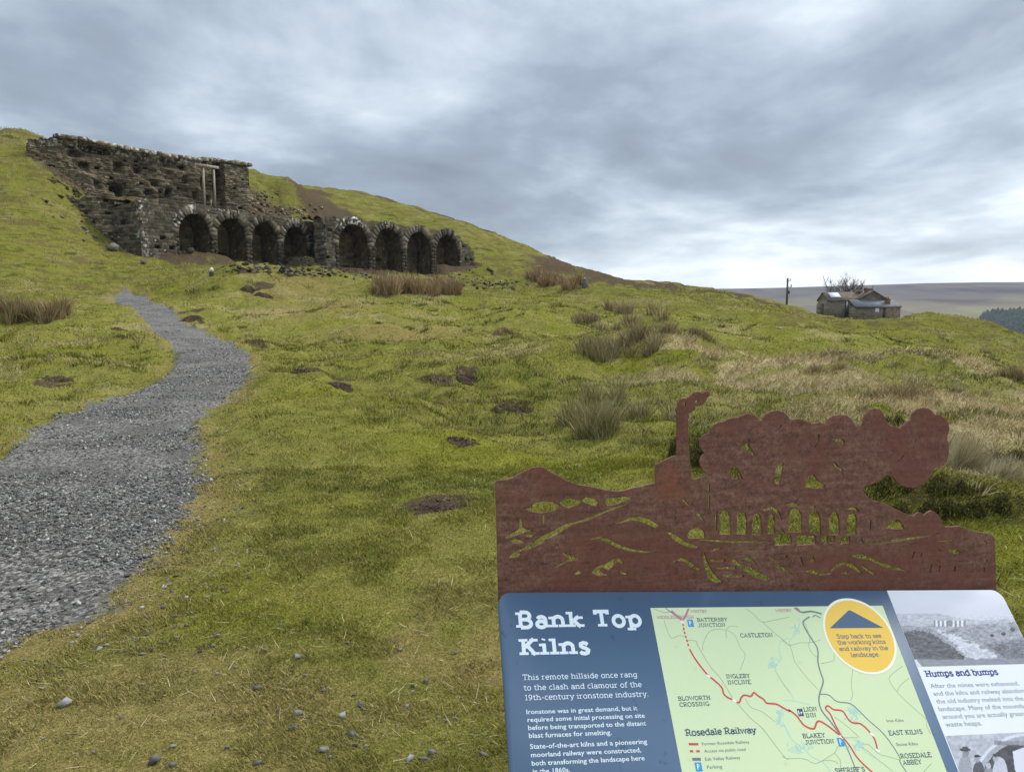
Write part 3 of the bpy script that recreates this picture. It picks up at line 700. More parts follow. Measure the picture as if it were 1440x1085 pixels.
# coping stones
m = Stones(); rr = np.random.default_rng(5); t = tu(92)
while t < T1 + 0.2:
    L_ = rr.uniform(0.55, 1.15)
    if rr.random() < 0.94 or t > tu(120):
        z0 = float(ztU(np.array([t + L_ / 2]))[0]) - 0.06; hh = rr.uniform(0.32, 0.46)
        j = rr.uniform(-0.03, 0.03, 4)
        fwd = 0.42 if t < tp0 else 1.25
        f0 = fwd + rr.uniform(0, 0.16)
        q = [base_u + du3 * u + nu3 * s_ + np.array((0, 0, z_)) for z_, jj in ((z0, 0), (z0 + hh, 1)) for (u, s_) in ((t + 0.015, f0 - jj * 0.05), (t + L_ - 0.015, f0 - jj * 0.04), (t + L_ - 0.03, -0.7), (t + 0.03, -0.7))]
        q = np.array(q); q[4:, 2] += j
        m.add(q, np.array([(0,3,2,1),(4,5,6,7),(0,1,5,4),(1,2,6,5),(2,3,7,6),(3,0,4,7)]), rr.uniform(0.35, 1.0), 0.75)
    t += L_
m.build('coping', ruin, wallroot)
fix_children(wallroot)

# ---- timber prop against the wall
wm, wt_, wb_ = new_mat('grey_timber', 0.85, 0.2); q = NT(wt_)
wv = q.n('ShaderNodeMapping'); q.link(q.pos(), wv.inputs[0]); wv.inputs['Scale'].default_value = (9, 9, 0.8)
q.link(q.ramp(q.noise(1.0, 5, 0.6, wv.outputs[0]), [(0.3, (0.20, 0.175, 0.125)), (0.7, (0.42, 0.385, 0.30))]), wb_.inputs['Base Color'])
frm = empty('timber_frame', (*pt2(UW, tu(296), -1.0), LEDGE))
tag(frm, 'pale timber goalpost frame propped against the tall ruined wall', 'frame')
def wall_box(px0, px1, py0, py1, s0, s1):
    t0, t1 = tu(px0), tu(px1); dm = depth_at(UW, 0.5 * (t0 + t1))
    z0, z1 = at(0, py1, dm)[2], at(0, py0, dm)[2]
    mb = MB(); mb.hexa(np.array([base_u + du3 * u + nu3 * s_ + np.array((0, 0, z_)) for z_ in (z0, z1) for (u, s_) in ((t0, s1), (t1, s1), (t1, s0), (t0, s0))]), 0.5)
    return mb
wall_box(286.9, 289.3, 237.5, 293, 0.95, 1.15).build('post', wm, frm)
wall_box(301.3, 303.6, 239.5, 292, 0.95, 1.15).build('post', wm, frm)
wall_box(279.5, 309, 233.5, 237.3, 0.90, 1.22).build('lintel', wm, frm)
wall_box(296.5, 297.8, 282, 291, 0.95, 1.08).build('stub', wm, frm)
fix_children(frm)
# ------------------------------------------------------------------ farmhouse on the shoulder of the hill
HO = at(1210, 441, 200.0); S_ = 200.0 / F_PX
hx = lambda px, dy=0.0: (px - CX) / F_PX * (200.0 + dy) - HO[0]
hz = lambda py, dy=0.0: float(at(720, py, 200.0 + dy)[2] - HO[2])
def plain_mat(name, c0, c1, scale=1.5, rough=0.9, spec=0.2, stops=(0.35, 0.7)):
    m, t, b = new_mat(name, rough, spec); q = NT(t)
    v = q.math('ADD', q.math('MULTIPLY', q.noise(scale, 5, 0.65), 0.8), q.math('MULTIPLY', q.attr('tone'), 0.2))
    q.link(q.ramp(v, [(stops[0], c0), (stops[1], c1)]), b.inputs['Base Color'])
    return m
def block_mat(name, c0, c1, mort, bw=0.6, bh=0.25):
    m, t, b = new_mat(name, 0.95, 0.1); q = NT(t)
    br = q.n('ShaderNodeTexBrick'); q.link(q.obj(), br.inputs['Vector'])
    mp = q.n('ShaderNodeMapping'); q.link(q.obj(), mp.inputs[0]); mp.inputs['Rotation'].default_value = (R(90), 0, 0)
    q.link(mp.outputs[0], br.inputs['Vector'])
    br.inputs['Scale'].default_value = 1.0; br.inputs['Brick Width'].default_value = bw; br.inputs['Row Height'].default_value = bh; br.inputs['Mortar Size'].default_value = 0.02
    br.inputs['Color1'].default_value = (*c0, 1); br.inputs['Color2'].default_value = (*c1, 1); br.inputs['Mortar'].default_value = (*mort, 1)
    c = q.mix(0.6, br.outputs[0], q.ramp(q.noise(0.9, 5, 0.7), [(0.3, (0.25, 0.25, 0.25)), (0.7, (0.75, 0.74, 0.70))]), 'OVERLAY')
    q.link(c, b.inputs['Base Color']); return m
hwall = block_mat('dark_house_stone', (0.095, 0.078, 0.058), (0.20, 0.165, 0.115), (0.075, 0.066, 0.055))
hwall2 = block_mat('pale_house_stone', (0.13, 0.115, 0.085), (0.20, 0.175, 0.13), (0.12, 0.11, 0.09))
pant = plain_mat('stone_tiles', (0.080, 0.066, 0.050), (0.17, 0.140, 0.105), 0.9)
slate = plain_mat('grey_slate', (0.085, 0.098, 0.110), (0.165, 0.185, 0.205), 0.8, 0.75, 0.2)
brick = plain_mat('chimney_brick', (0.10, 0.050, 0.032), (0.22, 0.115, 0.075), 3.0)
wht = plain_mat('white_paint', (0.70, 0.70, 0.70), (0.82, 0.82, 0.82), 3.0, 0.6)
dkm = plain_mat('dark_opening', (0.012, 0.012, 0.013), (0.03, 0.03, 0.032), 2.0, 0.4, 0.5)
pvm = plain_mat('bluish_glass', (0.52, 0.60, 0.70), (0.68, 0.76, 0.84), 0.8, 0.3, 0.5)
terr = plain_mat('terracotta', (0.20, 0.075, 0.045), (0.30, 0.13, 0.08), 3.0)
house = empty('farmhouse', HO)
tag(house, 'low dark stone farmhouse with slate lean-to and chimneys on the far shoulder', 'house')
def hp(mb, name, mat, parent=house): o = mb.build(name, mat, parent); return o
def roofslab(mb, p, q, r, s, th=0.16, tone=0.5):    # four corners anticlockwise seen from above, thickness downwards
    a = np.array([p, q, r, s], float); b = a - (0, 0, th)
    mb.hexa(np.vstack([b, a]), tone)
# lean-to in front
x0, x1 = hx(1200.5), hx(1263.5); zl0, zl1 = hz(431), hz(421.5, 4)
m = MB(); m.box((x0, 0, -4), (x1, 4, zl0)); m.hexa(np.array([(x0,0.01,zl0),(x1,0.01,zl0),(x1,4,zl0),(x0,4,zl0),(x0,3.9,zl0+.02),(x1,3.9,zl0+.02),(x1,4,zl1-.15),(x0,4,zl1-.15)])); hp(m, 'wall', hwall)
m = MB(); roofslab(m, (x0-.25,-.3,zl0+0.02), (x1+.25,-.3,zl0+0.02), (x1+.1,4.02,zl1+.1), (x0-.1,4.02,zl1+.1)); rf = hp(m, 'lean_to_roof', slate)
m = MB(); m.box((x0-.2,-.34,zl0-.24), (x1+.2,-.31,zl0-.10)); hp(m, 'gutter', dkm, rf)
m = MB()
wx0, wx1, wz0, wz1 = hx(1228), hx(1233.2), hz(439), hz(433)
m.box((wx0, -0.06, wz0), (wx1, 0.02, wz1)); wf = hp(m, 'window', wht)
m = MB()
for a in (0, 1):
    for b in (0, 1): m.box((wx0+.08+a*.47, -0.075, wz0+.10+b*.5), (wx0+.44+a*.47, -0.062, wz0+.48+b*.5))
hp(m, 'pane', dkm if False else pvm, wf)
m = MB(); m.box((hx(1239), -0.05, -1.5), (hx(1243), .02, hz(433))); hp(m, 'door', dkm)
m = MB(); m.box((hx(1246), 1.2, zl0), (hx(1252), 2.2, hz(420.5))); m.box((hx(1245.6), 1.1, hz(421.2)), (hx(1252.4), 2.3, hz(420.4))); ch = hp(m, 'brick_chimney', brick, rf)
m = MB()
for px in (1247.7, 1250.2): m.tube([(hx(px), 1.7, hz(420.5)), (hx(px), 1.7, hz(417))], [0.16, 0.13], 8)
o = hp(m, 'chimney_pots', terr, house)
# main gable behind it
gx0, gx1, gxa = hx(1203, 4), hx(1246.5, 4), hx(1224.3, 4); ez, az = hz(421, 4), hz(409.3, 4)
m = MB(); m.box((gx0, 4.05, -3), (gx1, 14, ez))
m.add(np.array([(gx0,4.05,ez),(gx1,4.05,ez),(gxa,4.05,az),(gx0,14,ez),(gx1,14,ez),(gxa,14,az)]), [np.array([(0,1,2),(5,4,3)]), np.array([(0,2,5,3),(2,1,4,5)])])
hp(m, 'gable_wall', hwall)
m = MB(); roofslab(m, (gx0-.5,3.8,ez-.25), (gxa,3.8,az+.2), (gxa,14.3,az+.2), (gx0-.5,14.3,ez-.25)); roofslab(m, (gxa,3.8,az+.2), (gx1+.5,3.8,ez-.25), (gx1+.5,14.3,ez-.25), (gxa,14.3,az+.2)); mr = hp(m, 'main_roof', pant)
m = MB(); m.box((hx(1214.8, 6), 6.2, az-.9), (hx(1224.2, 6), 7.4, hz(405.8, 6))); m.box((hx(1214.4, 6), 6.1, hz(406.6, 6)), (hx(1224.6, 6), 7.5, hz(405.6, 6))); hp(m, 'wide_chimney', brick, mr)
m = MB()
for px in (1213.6, 1216.5): m.tube([(hx(px, 6), 6.8, hz(407, 6)), (hx(px, 6), 6.8, hz(404.2, 6))], [0.17, 0.13], 8)
hp(m, 'chimney_pots', dkm, mr)
# left range
lx0, lx1 = hx(1162, 6), hx(1203, 6); rz_, le = hz(411, 9.5), hz(421.5, 6)
m = MB(); m.box((lx0, 6, -3), (lx1-.02, 13, le)); m.add(np.array([(lx0,6,le),(lx0,13,le),(lx0,9.5,rz_)]), np.array([(0,2,1)])); hp(m, 'range_wall', hwall2)
m = MB(); roofslab(m, (lx0-.3,5.7,le-.15), (gx0+2.5,5.7,le-.15), (gx0+2.5,9.5,rz_+.12), (lx0-.3,9.5,rz_+.12)); roofslab(m, (lx0-.3,9.5,rz_+.12), (gx0+2.5,9.5,rz_+.12), (gx0+2.5,13.3,le-.15), (lx0-.3,13.3,le-.15)); lr = hp(m, 'range_roof', pant)
def on_roof(px, py): # the front slope of the left range
    z = hz(py, 7.5); k = (z - (le - .15)) / (rz_ + .12 - le + .15); return (hx(px, 7.5), 5.7 + 3.8 * k, z + 0.1)
m = MB(); a, b, c_, d_ = on_roof(1164.5, 418.8), on_roof(1178.5, 418.8), on_roof(1177.5, 412.2), on_roof(1163.8, 412.2)
q8 = np.array([a, b, c_, d_]); m.hexa(np.vstack([q8, q8 + (0, -0.05, 0.10)])); sp_ = hp(m, 'solar_panel', pvm, lr)
m = MB(); m.box((hx(1202.2, 9), 8.8, rz_-.4), (hx(1209, 9), 10.0, hz(407.2, 9))); hp(m, 'stone_chimney', hwall2, lr)
m = MB(); m.box((hx(1185.3, 6), 5.9, -1.8), (hx(1199.4, 6), 5.98, hz(422, 6))); dr = hp(m, 'dark_entrance', dkm)
m = MB(); m.box((hx(1187.2, 6), 5.8, hz(433, 6)), (hx(1188.6, 6), 5.88, hz(423.5, 6))); hp(m, 'white_frame', wht, dr)
m = MB(); m.box((hx(1191.8, 6), 5.8, hz(433, 6)), (hx(1193.4, 6), 5.88, hz(423.5, 6))); hp(m, 'white_frame', wht, dr)
m = MB(); m.box((hx(1150, 9), 9, -3), (hx(1157, 9), 11, hz(427, 9))); hp(m, 'outhouse', hwall)

# ---- bare tree behind the roof
bark = plain_mat('bare_bark', (0.055, 0.045, 0.035), (0.13, 0.11, 0.09), 2.0)
TB_ = at(1190, 425, 224); TB_[2] = HO[2] - 1.0
tree = empty('bare_tree', TB_); tag(tree, 'leafless tree rising behind the stone roof of the farmhouse', 'tree')
rr = np.random.default_rng(3); tr, cr_ = MB(), MB()
topz = at(1190, 391.5, 224)[2] - TB_[2]
def branch(mb, p, d, L, r, lev):
    pts, rad_ = [p], [r]
    for k in range(3):
        d = d + rr.normal(size=3) * 0.16 + (0, 0, 0.06); d /= np.linalg.norm(d); p = p + d * L / 3; pts.append(p); rad_.append(r * (1 - 0.22 * (k + 1)))
    mb.tube(pts, rad_, 5 if lev < 2 else 3, cap=False)
    if lev < 4:
        for k in range(4 if lev < 4 else 2):
            j = pts[rr.integers(1, 4)]; dd = d + rr.normal(size=3) * 0.62; dd[2] = abs(dd[2]) * 0.9 + 0.30; dd /= np.linalg.norm(dd)
            branch(mb, j, dd, L * rr.uniform(0.55, 0.78), max(r * 0.58, 0.045), lev + 1)
for k in range(3):
    tr.tube([(k*1.6-1.6, 0, 0), (k*1.7-1.7, .1, 1.6), (k*1.9-1.9, 0, 3.2)], [0.32, 0.26, 0.22], 7)
    for j in range(4):
        d = np.array(((k - 1) * 0.4 + rr.normal() * 0.32, rr.normal() * 0.3, 1.0)); branch(cr_, np.array((k*1.9-1.9, 0, 3.0)), d / np.linalg.norm(d), topz * 0.40, 0.16, 1)
tr.build('trunk', bark, tree); cr_.build('crown', bark, tree)

# ---- telegraph pole
PO = at(1106.5, 424, 140); pole = empty('telegraph_pole', PO); tag(pole, 'dark wooden telegraph pole standing on the ridge left of the farmhouse', 'pole')
ph_ = at(1106.5, 391, 140)[2] - PO[2]
m = MB(); m.tube([(0, 0, -1.2), (0, 0, ph_)], [0.20, 0.15], 10); m.build('post', bark, pole)
m = MB(); m.box((-0.25, -0.14, ph_ - 0.5), (0.55, 0.0, ph_ - 0.38)); m.tube([(0.5, -.07, ph_-.38), (0.5, -.07, ph_-.1)], [.06, .05], 6); m.build('crossarm', bark, pole)
m = MB(); m.box((0.18, -0.10, ph_ - 1.7), (0.75, 0.05, ph_ - 1.62)); m.box((0.6, -.1, ph_-1.62), (.75, .05, ph_-1.15)); m.build('bracket', bark, pole)
m = MB(); m.box((0.16, -0.15, ph_ - 2.9), (0.42, 0.10, ph_ - 2.3)); m.build('switch_box', bark, pole)

# ------------------------------------------------------------------ far side of the valley
mm_, mt_, mb_ = new_mat('heather_moor', 1.0, 0.05); q = NT(mt_)
mp = q.n('ShaderNodeMapping'); q.link(q.pos(), mp.inputs[0]); mp.inputs['Scale'].default_value = (0.0042, 0.0016, 0.030)
c = q.ramp(q.noise(1.0, 7, 0.62, mp.outputs[0], 0.4), [(0.32, (0.026, 0.022, 0.026)), (0.44, (0.066, 0.050, 0.058)), (0.53, (0.118, 0.098, 0.082)), (0.66, (0.046, 0.038, 0.042))])
mp2 = q.n('ShaderNodeMapping'); q.link(q.pos(), mp2.inputs[0]); mp2.inputs['Scale'].default_value = (0.0028, 0.0022, 0.004)
vo = q.n('ShaderNodeTexVoronoi'); q.link(mp2.outputs[0], vo.inputs['Vector']); vo.inputs['Scale'].default_value = 2.4
sc_ = q.n('ShaderNodeSeparateColor'); q.link(vo.outputs['Color'], sc_.inputs[0])
fields = q.ramp(sc_.outputs[0], [(0.0, (0.15, 0.155, 0.065)), (0.4, (0.25, 0.215, 0.11)), (0.8, (0.15, 0.12, 0.085))])
c = q.mix(q.attr('field'), c, fields)
q.link(c, mb_.inputs['Base Color'])
mang = R(1) * np.concatenate([np.arange(-60, -8, 3.0), np.arange(-8, 44, 0.22), np.arange(44, 75, 3.0)])
mrad = np.exp(np.linspace(math.log(425), math.log(4250), 150))
def ridge_h(x, y):
    px = 720 + F_PX * np.clip(x / np.maximum(y, 1.0), -2, 2); r = np.hypot(x, y)
    py = np.interp(px, [600, 1000, 1040, 1100, 1200, 1300, 1380, 1440, 1600], [409, 406.5, 406, 404.8, 401.8, 398.8, 397.6, 397.4, 397])
    ztop_ = 1.6 + (430.0 - py) / F_PX * 3400 * np.clip(y / np.maximum(r, 1.0), 0.3, 1)
    k = sstep(1000, 3400, r); z = -120 + (ztop_ + 120) * k
    z = z + (fbm(x / 420, y / 420, 4, 301) - 0.5) * 46 * sstep(700, 1500, r) * (1 - sstep(2500, 3300, r)) - 0 * r
    return z - sstep(430, 520, r) * 0 - np.where(r < 520, 40, 0)
V, faces, _ = polar_sheet('hills', mm_, mang, mrad, ridge_h)
fz = V[:, 2]; fld = sstep(45, -10, fz + 40 * (fbm(V[:, 0] / 300, V[:, 1] / 300, 3, 8) - 0.5)) * 0.85
hills = make_mesh('far_hills', V, faces, mm_, attrs={'field': fld}, smooth=True); tag(hills, kind='structure')
# wood on the lower slope, right
wdm = plain_mat('dark_conifers', (0.012, 0.020, 0.012), (0.038, 0.050, 0.028), 0.05, 1.0, 0.05)
rr = np.random.default_rng(17); m = MB()
for k in range(2600):
    px, Yw = rr.uniform(1376, 1540), rr.uniform(1250, 1980)
    x = (px - CX) / F_PX * Yw; z = float(ridge_h(np.array([x]), np.array([Yw]))[0])
    lim = np.interp(px, [1376, 1395, 1440, 1540], [438, 433.5, 431, 430])
    if 430 - (z + 14 - 1.6) / Yw * F_PX < lim: continue
    h_, w_ = rr.uniform(11, 19), rr.uniform(3.5, 6.5); n_ = 6
    a = rr.uniform(0, 6)
    ringv = [(x + w_ * math.cos(a + i * 1.047) * rr.uniform(.7, 1.2), Yw + w_ * math.sin(a + i * 1.047), z + h_ * rr.uniform(0.1, 0.3)) for i in range(n_)]
    ring2 = [(x + w_ * .7 * math.cos(a + i * 1.047) * rr.uniform(.7, 1.2), Yw + w_ * .7 * math.sin(a + i * 1.047), z + h_ * rr.uniform(0.5, 0.75)) for i in range(n_)]
    Vv = ringv + ring2 + [(x, Yw, z + h_)]
    m.add(np.array(Vv), [np.array([(i, (i+1) % 6, 6 + (i+1) % 6, 6 + i) for i in range(6)]), np.array([(6 + i, 6 + (i+1) % 6, 12) for i in range(6)])], rr.uniform(0, 1))
wood = m.build('distant_wood', wdm); tag(wood, 'dark distant wood on the lower valley side at the right', 'wood', kind='stuff')
# ------------------------------------------------------------------ the interpretation board
EYE = np.array((0, 0, CAM_H))
unit = lambda v: np.asarray(v, float) / np.linalg.norm(v)
bv = unit(ray(588, -837))                                  # up the slope of the board
r1, r2 = ray(700, 833), ray(1406, 829)
bu = unit(np.cross(np.cross(r1, r2), bv)); bu = bu if bu[0] > 0 else -bu
BW, BH = 1.02, 0.62
k_, m_ = np.linalg.lstsq(np.stack([r1, -r2], 1), -bu * BW, rcond=None)[0]
BT = EYE + r1 * k_                                         # top left corner
bn = unit(np.cross(bu, bv))
def buv(px, py):
    r = ray(px, py); t = np.dot(BT - EYE, bn) / np.dot(r, bn); p = EYE + r * t - BT
    return np.array((np.dot(p, bu), np.dot(p, bv)))
def bp(a, b, h=0.0): return BT + bu * a + bv * b + bn * h
BM = np.stack([bu, bv, bn])
def to_board(P3): return BT + np.asarray(P3, float) @ BM
TM = BT + bu * BW / 2 + bv * -BH / 2
board = empty('information_board', (TM[0], TM[1], 0.0))
tag(board, 'sloping blue interpretation board with map, topped by a rusty cut-out steel plate', 'information board')

def paint(name, c, rough=0.30, spec=0.5, spots=0.0):
    m, t, b = new_mat(name, rough, spec); q = NT(t)
    n = q.noise(60.0, 3, 0.6); v = q.smooth(q.noise(38.0, 4, 0.55), 0.66, 0.72)
    cc = q.mix(q.math('MULTIPLY', n, 0.12), c, tuple(x * 0.7 for x in c))
    cc = q.mix(q.math('MULTIPLY', v, spots), cc, tuple(x * 0.45 for x in c))
    q.link(cc, b.inputs['Base Color'])
    q.link(q.math('ADD', q.math('MULTIPLY', q.noise(9.0, 4, 0.6), 0.16), rough - 0.16), b.inputs['Roughness'])
    return m
m_blue = paint('board_blue', (0.078, 0.140, 0.235), 0.42, 0.35, 0.5)
m_map = paint('map_green', (0.64, 0.77, 0.49), 0.42, 0.35, 0.12)
m_white = paint('panel_white', (0.80, 0.85, 0.92), 0.4, 0.35, 0.05)
m_ink = paint('pale_ink', (0.74, 0.84, 0.92), 0.5, 0.3)
m_navy = paint('navy_ink', (0.060, 0.095, 0.150), 0.5, 0.3)
m_grey = paint('grey_ink', (0.16, 0.19, 0.22), 0.5, 0.3)
m_faint = paint('faint_ink', (0.36, 0.45, 0.33), 0.5, 0.3)
m_violet = paint('violet_ink', (0.050, 0.060, 0.25), 0.5, 0.3)
m_red = paint('rail_red', (0.62, 0.085, 0.085), 0.5, 0.3)
m_pink = paint('pink_ink', (0.52, 0.20, 0.30), 0.5, 0.3)
m_road = paint('road_grey', (0.20, 0.25, 0.26), 0.5, 0.3)
m_lane = paint('lane_grey', (0.38, 0.47, 0.30), 0.5, 0.3)
m_strm = paint('stream_blue', (0.42, 0.66, 0.60), 0.5, 0.3)
m_yel = paint('badge_yellow', (0.86, 0.58, 0.105), 0.42, 0.35)
m_rim = paint('badge_rim', (0.88, 0.90, 0.80), 0.42, 0.35)
m_pblue = paint('parking_blue', (0.05, 0.32, 0.62), 0.5, 0.3)
m_edge = paint('board_edge', (0.035, 0.045, 0.06), 0.5, 0.3)

def rr_pts(a0, a1, b0, b1, r, corners=(1, 1, 1, 1), n=8):  # corners: tl, tr, br, bl
    P = []
    for (cx, cy, g0, on) in ((a0 + r, b1 - r, 180, corners[0]), (a1 - r, b1 - r, 90, corners[1]), (a1 - r, b0 + r, 0, corners[2]), (a0 + r, b0 + r, -90, corners[3])):
        if on:
            for i in range(n + 1): w = R(g0 - 90 * i / n); P.append((cx + r * math.cos(w), cy + r * math.sin(w)))
        else:
            P.append((a0 if cx < (a0 + a1) / 2 else a1, b1 if cy > (b0 + b1) / 2 else b0))
    return P
def plate_local(name, pts, h0, h1, mat, parent):             # a flat shape with thickness
    n = len(pts); V = [(a, b, h0) for a, b in pts] + [(a, b, h1) for a, b in pts]
    F4 = np.array([(i, i + n, (i + 1) % n + n, (i + 1) % n) for i in range(n)])
    return make_mesh(name, to_board(V), [np.array([range(n)]), np.array([list(range(2 * n - 1, n - 1, -1))]), F4], mat, parent)
def flat(name, pts, h, mat, parent):
    h = h * 0.3; n = len(pts); V = to_board([(a, b, h) for a, b in pts]); f = np.array([range(n)])
    nn = np.cross(V[1] - V[0], V[2] - V[1])
    if np.dot(nn, bn) < 0: f = f[:, ::-1]
    return make_mesh(name, V, f, mat, parent)
panel = plate_local('board_panel', rr_pts(0, BW, -BH, 0, 0.022, n=10)[::-1], -0.010, 0.0, m_blue, board)
STRIP_A = buv(1247.5, 831)[0]

class Ink:                                                   # flat printed marks on the board; each mark a hair above the last
    def __init__(s, h): s.mb = MB(); s.h = h * 0.3; s.k = 0
    def _h(s): s.k += 1; return s.h + (s.k % 60) * 1e-6
    def line(s, pts, w, smooth=False, closed=False):
        P = [np.asarray(p, float) for p in pts]
        if smooth and len(P) > 2:
            Q = []
            for i in range(len(P) - 1):
                p0, p1, p2, p3 = P[max(i-1, 0)], P[i], P[i+1], P[min(i+2, len(P)-1)]
                for t in np.linspace(0, 1, 6)[:-1]:
                    Q.append(0.5 * (2*p1 + (p2-p0)*t + (2*p0-5*p1+4*p2-p3)*t*t + (3*p1-p0-3*p2+p3)*t**3))
            P = Q + [P[-1]]
        n = len(P); h = s._h(); V = []
        for i in range(n):
            if closed: d0, d1 = P[i] - P[i-1], P[(i+1) % n] - P[i]
            else: d0 = P[i] - P[i-1] if i else P[1] - P[0]; d1 = P[i+1] - P[i] if i < n-1 else d0
            d = d0 / (np.linalg.norm(d0) + 1e-12) + d1 / (np.linalg.norm(d1) + 1e-12); d /= np.linalg.norm(d) + 1e-12
            k = 1.0 / max(0.5, abs(np.dot(d, d1) / (np.linalg.norm(d1) + 1e-12)))
            nn = np.array((-d[1], d[0])) * w / 2 * min(k, 1.5)
            V += [(*(P[i] + nn), h), (*(P[i] - nn), h)]
        F_ = [(2*i, 2*i+1, 2*i+3, 2*i+2) for i in range(n - 1)]
        if closed: F_.append((2*n-2, 2*n-1, 1, 0))
        s.mb.add(to_board(V), np.array(F_))
    def poly(s, pts):
        h = s._h(); s.mb.add(to_board([(a, b, h) for a, b in pts]), np.array([range(len(pts))]))
    def disc(s, c, r, n=20): s.poly([(c[0] + r * math.cos(2*math.pi*i/n), c[1] + r * math.sin(2*math.pi*i/n)) for i in range(n)])
    def tris(s, V2, F_): h = s._h(); s.mb.add(to_board([(a, b, h) for a, b in V2]), F_)
    def build(s, name, mat, parent): return s.mb.build(name, mat, parent)

